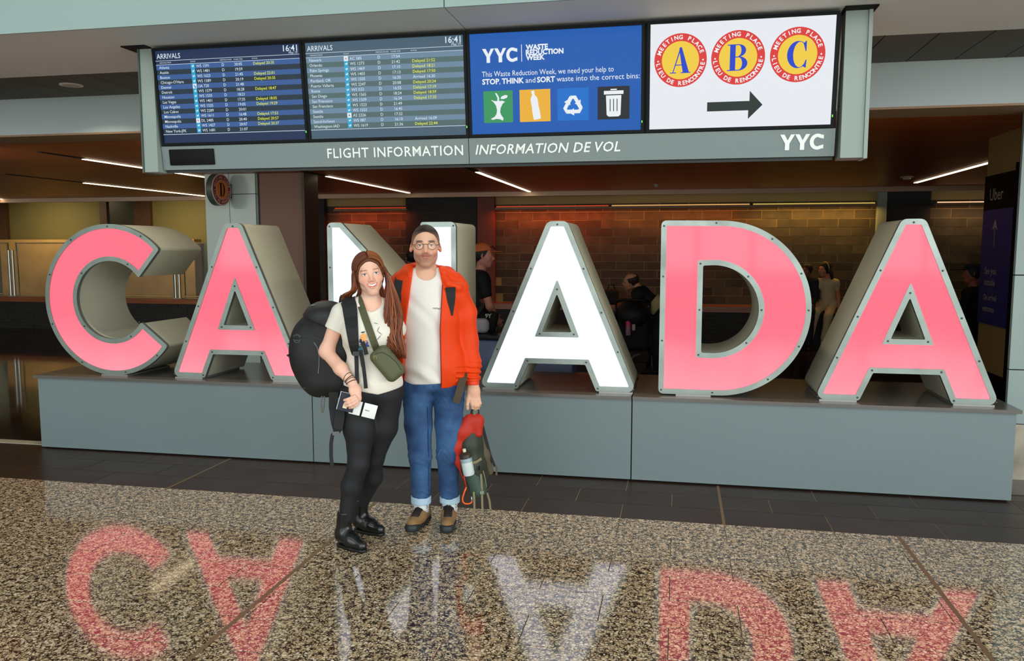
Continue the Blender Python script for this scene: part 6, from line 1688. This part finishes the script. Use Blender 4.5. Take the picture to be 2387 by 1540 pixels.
# ------------------------------------------------------------------ people and things behind the letters
def cloth(col, nm, rough=0.8): return mat(nm, srgb(*col), rough=rough, bump=0.2, bscale=120)
def simple_person(fr, label, J, head, top, legs, shoes, skin=(200, 150, 120), sleeve=1.0, h=.009, hair=None, cap_=None, extra_top=None):
    """J: joints in the local frame (neck, shl, shr, ell, elr, wrl, wrr, hip, knl, knr, anl, anr); head = (centre, rotation, scale)"""
    t = thing('person', label, 'person', tuple(fr.O))
    P = dict(skin=skin, blush=tuple(int(v * .92) for v in skin), lips=(150, 80, 74), brow=(40, 28, 22), smile=.2, jaw=.9)
    X = XF(head_sdf(P), head[0], head[1], head[2]); s = J.get('s', 1.0)
    hc0 = np.array(head[0]); nk = np.array(J['neck']); hp = np.array(J['hip'])
    neck = cap(tuple(hc0 * .45 + nk * .55 + np.array((0, 0, .03))), tuple(nk), .048 * s, .055 * s)
    sh = [np.array(J['shl']), np.array(J['shr'])]; mid = (sh[0] + sh[1]) / 2
    tor = U(cap(tuple(sh[0]), tuple(sh[1]), .062 * s), cap(tuple(mid * .9 + hp * .1), tuple(mid * .35 + hp * .65), .115 * s, .105 * s), cap(tuple(mid * .3 + hp * .7), tuple(hp), .11 * s, .115 * s), k=.05)
    arms = []; hands = []
    for a, b, c in (('shl', 'ell', 'wrl'), ('shr', 'elr', 'wrr')):
        arms.append(chain([J[a], J[b], J[c]], [.046 * s, .040 * s, .028 * s], .02))
        w = np.array(J[c]); d = w - np.array(J[b]); d = d / np.linalg.norm(d); sd = np.cross(d, (0, 1, 0)); sd = sd / (np.linalg.norm(sd) + 1e-6)
        hd = [cap(tuple(w), tuple(w + d * .06 * s), .028 * s, .028 * s)]
        for k in range(4): hd.append(cap(tuple(w + d * .07 * s + sd * (.018 - .012 * k) * s), tuple(w + d * (.125 - .008 * abs(k - 1.3)) * s + sd * (.020 - .013 * k) * s), .0085 * s, .007 * s))
        hd.append(cap(tuple(w + d * .02 * s + sd * .022 * s), tuple(w + d * .07 * s + sd * .045 * s), .010 * s, .008 * s))
        hands.append(U(*hd, k=.008))
    lg = [chain([tuple(hp + np.array((sx * .07 * s, 0, 0))), J[kn], J[an]], [.085 * s, .062 * s, .042 * s], .03) for sx, kn, an in ((-1, 'knl', 'anl'), (1, 'knr', 'anr'))]
    hb_ = U(X, neck, k=.02)
    V1 = sdf_geo(hb_, .0045); V2 = sdf_geo(U(GROW(tor, -.012), *arms, *hands, *[GROW(l, -.012) for l in lg], k=.012), h)
    V, F = join_geo([V1, V2])
    np_obj('body', fr.w(V), F[:, ::-1], SKIN, t, face_colors(V, X.inv, P))
    eyes(fr, X, (40, 30, 24), t, (0, 0), .0066)
    tp = [GROW(tor, .012)]
    for a, b, c in (('shl', 'ell', 'wrl'), ('shr', 'elr', 'wrr')):
        A, B, C = np.array(J[a]), np.array(J[b]), np.array(J[c])
        if sleeve >= 1: tp.append(chain([tuple(A), tuple(B), tuple(B * .1 + C * .9)], [.060 * s, .054 * s, .042 * s], .02))
        else: tp.append(cap(tuple(A), tuple(A * (1 - sleeve) + B * sleeve), .062 * s, .058 * s))
    g = DISP(U(*tp, k=.025), folds(.008, 15, 11, 17, 1.1), .01)
    g = SUB(g, cap(tuple(nk + np.array((0, 0, .10))), tuple(nk + np.array((0, .0, .015))), .06 * s, .055 * s), .006)
    sdf_obj('top', fr, g, h, top, t)
    l2 = DISP(U(*[GROW(l, .010) for l in lg], cap(tuple(hp), tuple(hp + np.array((0, 0, .02))), .118 * s), k=.03), folds(.006, 18, 14, 13, .4), .008)
    sdf_obj('trousers', fr, l2, h, legs, t)
    for an in ('anl', 'anr'):
        a = np.array(J[an]); fd = np.array(J.get('foot', (0, .16, 0))) * s
        z0 = a[2] - .085 * s
        sdf_obj('shoe', fr, INT(U(cap(tuple(a + np.array((0, 0, -.045))), tuple(a + fd * .2 + np.array((0, 0, -.05))), .043 * s), cap(tuple(a + np.array((0, 0, -.055))), tuple(a + fd + np.array((0, 0, -.065))), .040 * s, .034 * s), k=.03), half((0, 0, z0), (0, 0, -1)), .004), .006, shoes, t)
    if hair:
        hq = hair_cap(None, None, hair.get('t', .010), hair.get('front', .105), hair.get('side', -.03), hair.get('back', -.09))
        if hair.get('bald'): hq = SUB(hq, ell((0, .01, .10), (.062, .10, .06)), .004)
        sdf_obj('hair', fr, XF(hq, *head), .0045, cloth(hair['col'], hair['name'], .6), t)
    if cap_:
        cq = INT(GROW(ell((0, -.018, .036), (.080, .100, .090)), .012), half((0, 0, .052), (0, .12, -1)), .006)
        cq = U(cq, INT(cap((0, .09, .052), (0, .155, .040), .055, .050, ((0, 0, 1), .16)), half((0, .055, 0), (0, -1, 0)), .002), k=.006)
        cq.lo, cq.hi = np.array((-.12, -.14, -.02)), np.array((.12, .23, .16))
        q = XF(cq, *head); q.lo = np.array(head[0]) - .27; q.hi = np.array(head[0]) + .27
        sdf_obj('cap', fr, q, .0045, cap_, t)
    t_ = (t, X)
    return t_
BLKC = cloth((22, 21, 22), 'black_cloth'); DNAVY = cloth((30, 32, 40), 'dark_cloth'); CREAM = cloth((206, 184, 140), 'cream_cloth'); PALE = cloth((188, 192, 204), 'pale_trousers'); BSH = mat('dark_shoe', srgb(26, 22, 20), rough=0.5); CSH = mat('cream_shoe', srgb(200, 184, 150), rough=0.6)

# man in the orange cap, turned to the right
F1 = Frame((-1.955, 8.2, 0))
p1, X1 = simple_person(F1, 'man in an orange cap with sunglasses on it, black tee, facing right', dict(neck=(-.045, -.01, 1.40), shl=(-.10, -.16, 1.35), shr=(-.03, .15, 1.34), ell=(-.06, -.22, 1.08), elr=(.05, .19, 1.06), wrl=(.08, -.16, .95), wrr=(.12, .10, .93), hip=(-.03, 0, .88), knl=(-.03, -.09, .48), knr=(-.03, .09, .48), anl=(-.05, -.09, .09), anr=(-.05, .09, .09), foot=(.15, .0, 0)),
    ((-.010, 0, 1.565), (0, 0, -90), 1.0), BLKC, PALE, BSH, (206, 140, 120), .55, hair=dict(col=(24, 18, 16), name='black_short_hair', t=.006, front=.16, side=-.02), cap_=cloth((204, 104, 52), 'orange_cap'))
sg = MB()
for sx in (-1, 1):
    c = X1.fwd((sx * .032, .100, .088)); sg.lathe([(.024, -.006), (.027, 0), (.024, .006)], F1.p(*c), Vector(np.array((.8, .0, .6)) @ F1.M), 14)
sg.tube([F1.p(*X1.fwd((-.05, .10, .088))), F1.p(*X1.fwd((0, .112, .090))), F1.p(*X1.fwd((.05, .10, .088))), F1.p(*X1.fwd((.088, .04, .075))), F1.p(*X1.fwd((.092, -.03, .07)))], .004, 6)
sg.build('sunglasses', mat('black_gloss', srgb(12, 12, 14), rough=0.08), p1, True)
ribbon(F1, [(-.05, .14, 1.42), (.0, .165, 1.34), (.02, .18, 1.20), (-.03, .17, 1.05), (-.08, .15, .98)], .035, .004, 'bag_strap', cloth((62, 52, 40), 'brown_strap'), p1)
for q in (((-.06, 1.27), (.0, 1.29), (.02, 1.22), (-.05, 1.19)), ((.02, 1.20), (.06, 1.23), (.07, 1.18), (.03, 1.16)), ((-.05, 1.13), (.03, 1.14), (.04, 1.10), (-.04, 1.09))):
    obj('tee_graphic', [F1.p(a, .185, z) for a, z in q], [(0, 1, 2, 3)], cloth((120, 56, 50), 'dull_red_print'), p1)
# bending bald man over the pushchair
F2 = Frame((-.296, 10.8, 0))
simple_person(F2, 'balding man with glasses bending over the pushchair', dict(neck=(-.215, .0, 1.125), shl=(-.20, -.15, 1.06), shr=(-.20, .15, 1.06), ell=(-.30, -.18, .84), elr=(-.28, .18, .84), wrl=(-.36, -.10, .72), wrr=(-.36, .12, .72), hip=(.03, 0, .84), knl=(.01, -.09, .46), knr=(.03, .09, .46), anl=(.02, -.09, .09), anr=(.03, .09, .09), foot=(-.15, 0, 0)),
    ((-.318, 0, 1.205), (0, 28, 90), .95), BLKC, DNAVY, BSH, (214, 150, 112), 1.0, hair=dict(col=(40, 28, 22), name='dark_fringe_hair', t=.008, front=.19, side=.0, back=-.08, bald=True))
b = MB(); 
o = obj('shirt_tail', *(lambda q: (q.v, q.f))(MB().tube([F2.p(-.05, .0, .935), F2.p(.06, 0, .86)], [.150, .155], 18)), cloth((196, 176, 120), 'khaki_shirt'), None, True)
par = [x for x in bpy.data.objects if x.name.startswith('person') and x.get('label', '').startswith('balding')][0]
bpy.data.objects.remove(o); 
o = MB().tube([F2.p(-.045, .0, .945), F2.p(.055, 0, .865)], [.142, .150], 18).build('shirt_tail', MATS['khaki_shirt'], par, True)
# young woman seated on the ledge
F3 = Frame((2.381, 14.2, 0))
p3, X3 = simple_person(F3, 'young woman in a cream outfit with a headband sitting on the timber ledge', dict(neck=(.03, .02, 1.13), shl=(-.085, .02, 1.085), shr=(.155, .0, 1.075), ell=(-.17, .08, .86), elr=(.20, -.02, .84), wrl=(-.13, .20, .74), wrr=(.215, .03, .67), hip=(.045, .0, .735), knl=(-.13, .30, .60), knr=(.06, .30, .55), anl=(-.21, .26, .16), anr=(.01, .28, .19), foot=(-.03, .14, -.03), s=.92),
    ((-.025, .05, 1.295), (0, 5, 42), 1.0), CREAM, CREAM, CSH, (206, 140, 100), .35, hair=dict(col=(26, 18, 14), name='black_long_hair', t=.012, front=.105, side=-.09, back=-.16))
hb2 = MB(); 
hb2.tube([F3.p(*X3.fwd((.092 * math.cos(a), -.005 + .012 * math.sin(a), .015 + .112 * math.sin(a)))) for a in [PI * k / 14 for k in range(15)]], .010, 8, flat=(1, .5)); hb2.build('headband', cloth((206, 190, 110), 'yellow_headband'), p3, True)
lk = MB(); rr = random.Random(5)
for k in range(46):
    u = rr.random(); s_ = rr.choice((-1, 1)); q0 = np.array(X3.fwd((s_ * (.07 + .015 * u), -.03 - .05 * rr.random(), .02)))
    lk.tube([F3.p(*q0), F3.p(*(q0 + np.array((.02 * s_, -.01, -.10)))), F3.p(*(q0 + np.array((.035 * s_ - .02 * (s_ < 0), .03 * (s_ < 0), -.20 - .10 * u * (s_ < 0)))))], [.009, .010, .004], 5)
o = lk.build('hair_locks', MATS['black_long_hair'], p3, True); o['kind'] = 'stuff'
for sx, c in ((-1, (-.115, .02, 1.07)), (1, (.175, .0, 1.055))): sdf_obj('sleeve_ruffle', F3, ell(c, (.062, .06, .034), (0, sx * 30, 0)), .008, CREAM, p3)
# dark-capped person near the pylon
F4 = Frame((3.399, 10.3, 0))
simple_person(F4, 'person in a black cap and dark jacket beside the pylon', dict(neck=(-.05, 0, 1.20), shl=(-.10, .12, 1.13), shr=(.03, -.12, 1.13), ell=(-.16, .16, .90), elr=(.06, -.16, .90), wrl=(-.24, .12, .86), wrr=(-.10, -.10, .84), hip=(-.02, 0, .72), knl=(-.03, .08, .40), knr=(-.02, -.08, .40), anl=(-.02, .08, .09), anr=(-.01, -.08, .09), foot=(-.14, 0, 0), s=.9),
    ((-.075, .0, 1.355), (0, -4, 80), .95), BLKC, BLKC, BSH, (176, 104, 74), 1.0, hair=dict(col=(18, 15, 14), name='black_hair', t=.008, side=-.06), cap_=BLKC)
# someone seated beyond the D, and someone far behind the couple
F5 = Frame((2.10, 14.2, 0))
simple_person(F5, 'dark-haired person sitting on the ledge mostly hidden behind the pink D', dict(neck=(-.02, 0, 1.14), shl=(-.17, 0, 1.08), shr=(.12, 0, 1.08), ell=(-.20, .06, .84), elr=(.14, .06, .84), wrl=(-.12, .24, .72), wrr=(.08, .24, .72), hip=(-.02, 0, .735), knl=(-.10, .34, .62), knr=(.06, .34, .62), anl=(-.10, .34, .09), anr=(.06, .34, .09)),
    ((-.02, .03, 1.27), (0, 0, 30), .95), DNAVY, DNAVY, BSH, (150, 96, 70), 1.0, hair=dict(col=(24, 18, 15), name='dark_hair', t=.010, side=-.05))
F6 = Frame((-4.02, 12.0, 0))
simple_person(F6, 'dark-dressed person far behind the couple beside the man\'s ear', dict(neck=(0, 0, 1.36), shl=(-.16, 0, 1.29), shr=(.16, 0, 1.29), ell=(-.21, .02, 1.02), elr=(.21, .02, 1.02), wrl=(-.18, .12, .82), wrr=(.18, .12, .82), hip=(0, 0, .84), knl=(-.08, 0, .46), knr=(.08, 0, .46), anl=(-.08, -.02, .09), anr=(.08, -.02, .09)),
    ((0, .02, 1.50), (0, 0, 165), .95), BLKC, DNAVY, BSH, (160, 104, 78), 1.0, hair=dict(col=(22, 17, 15), name='dark_hair2', t=.010, side=-.06))

# ---- pushchair
O_ = Vector((-.555, 10.45, 0)); st_ = thing('pushchair', 'black pushchair with a hood, parked behind the white A', 'pushchair', tuple(O_))
FS = Frame(tuple(O_))
hd_ = INT(ell((0, 0, .80), (.225, .26, .20)), half((0, 0, .66), (0, 0, -1)), .02)
sdf_obj('hood', FS, DISP(hd_, folds(.006, 12, 9, 20, .3), .008), .010, mat('hood_black', srgb(26, 24, 24), rough=0.6), st_)
sdf_obj('seat_back', FS, rbox((0, .10, .56), (.20, .07, .20), .05, (10, 0, 0)), .010, BLKC, st_)
sdf_obj('basket', FS, DISP(rbox((.02, .06, .28), (.19, .17, .08), .05), folds(.010, 16, 9, 14, .9), .012), .010, mat('basket_grey', srgb(52, 46, 42), rough=0.8), st_)
MB().tube([FS.p(-.13, .235, .33), FS.p(-.05, .245, .24), FS.p(.02, .245, .30), FS.p(.10, .245, .33)], .014, 8).build('patterned_cloth', cloth((120, 108, 92), 'patterned_cloth'), st_, True)
TB = mat('pushchair_tube', srgb(30, 30, 30), rough=0.35, metal=0.5)
for sx in (-1, 1):
    MB().tube([FS.p(sx * .21, .14, .98), FS.p(sx * .215, .10, .80), FS.p(sx * .22, .06, .45), FS.p(sx * .22, .16, .09)], .013, 8).build('frame_tube', TB, st_, True)
    MB().tube([FS.p(sx * .20, .05, .40), FS.p(sx * .19, -.30, .09)], .013, 8).build('frame_tube', TB, st_, True)
    for b_ in (.16, -.30):
        w_ = MB().lathe([(.060, -.018), (.088, -.014), (.088, .014), (.060, .018)], FS.p(sx * .22, b_, .088), Vector(FS.r), 22).build('wheel', mat('tyre_black', srgb(28, 26, 25), rough=0.7), st_); shade_auto(w_)
MB().tube([FS.p(-.21, .14, .98), FS.p(-.12, .17, 1.0), FS.p(.12, .17, 1.0), FS.p(.21, .14, .98)], .016, 8).build('handle', TB, st_, True)
MB().tube([FS.p(.235, .17, .30), FS.p(.25, .18, .16), FS.p(.245, .18, .08)], .012, 6).build('brake_lever', mat('grey_lever', srgb(84, 78, 70), rough=0.5), st_, True)
bt_ = thing('drink_bottle', 'pink drink bottle hanging on the pushchair back', 'bottle', tuple(FS.p(-.055, .20, .52)))
o = MB().lathe([(.030, 0), (.032, .01), (.032, .10), (.028, .115)], FS.p(-.055, .215, .56), (0, 0, 1), 14).build('bottle_body', mat('dull_pink', srgb(170, 120, 140), rough=0.3), bt_); shade_auto(o)
o = MB().lathe([(.034, .115), (.034, .165), (.022, .185)], FS.p(-.055, .215, .56), (0, 0, 1), 14).build('bottle_cap', mat('hot_pink', srgb(226, 50, 110), rough=0.35), bt_); shade_auto(o)
sdf_obj('tag', FS, rbox((.012, .215, .675), (.022, .006, .055), .006), .004, cloth((200, 170, 150), 'beige_tag'), st_)

# ---- blue-grey counter box with a dark top behind the white A
cbx = thing('counter_box', 'blue-grey counter with a dark top behind the white A', 'counter', (-1.44, 7.8, 0))
o = MB().box(-1.98, -.965, 7.62, 8.02, 0.03, .765).build('cabinet', mat('counter_blue', srgb(112, 128, 168), rough=0.35), cbx); bevel(o, .02, 2)
o = MB().box(-2.0, -.95, 7.60, 8.04, .765, .81).build('top', mat('counter_top_dark', srgb(34, 34, 40), rough=0.4), cbx); bevel(o, .006, 2)
MB().box(-1.96, -.985, 7.64, 8.0, 0.0, .03).build('plinth_base', BLACKM, cbx)
tw = thing('folded_jacket', 'pale folded jacket lying on the counter', 'jacket', (-1.90, 7.8, .81))
F7 = Frame((-1.90, 7.8, 0))
sdf_obj('jacket_fold', F7, DISP(rbox((-.02, .03, .885), (.10, .09, .072), .05), folds(.012, 12, 9, 16, .8), .014), .008, cloth((196, 198, 212), 'pale_jacket'), tw)
bgx = thing('shoulder_bag', 'black bag with white print on the counter beside the man in the cap', 'bag', (-1.80, 7.85, .81))
F8 = Frame((-1.80, 7.85, 0))
sdf_obj('bag_body', F8, DISP(rbox((.0, .0, .92), (.055, .05, .105), .04, (0, 14, 0)), folds(.008, 14, 10, 12, .1), .010), .008, BLKC, bgx)
v, f = text_geo('9Y', .055, 'CENTER', bold=.002); obj('print', [F8.p(-.035 + x, .064, .965 + y) for x, y in v], f, mat('print_chalk', srgb(200, 200, 196), rough=0.6), bgx)
bg2 = thing('black_bag', 'black bag on the timber ledge behind the white A', 'bag', (-1.15, 14.45, .655))
F9 = Frame((-1.15, 14.42, 0))
sdf_obj('bag_body', F9, DISP(rbox((.0, .0, .79), (.13, .10, .135), .06), folds(.012, 12, 9, 11, .6), .014), .012, BLKC, bg2)
MB().tube([F9.p(-.07, .0, .90), F9.p(-.04, .02, 1.0), F9.p(.04, .02, 1.0), F9.p(.07, 0, .90)], .012, 6).build('handle', BLKC, bg2, True)
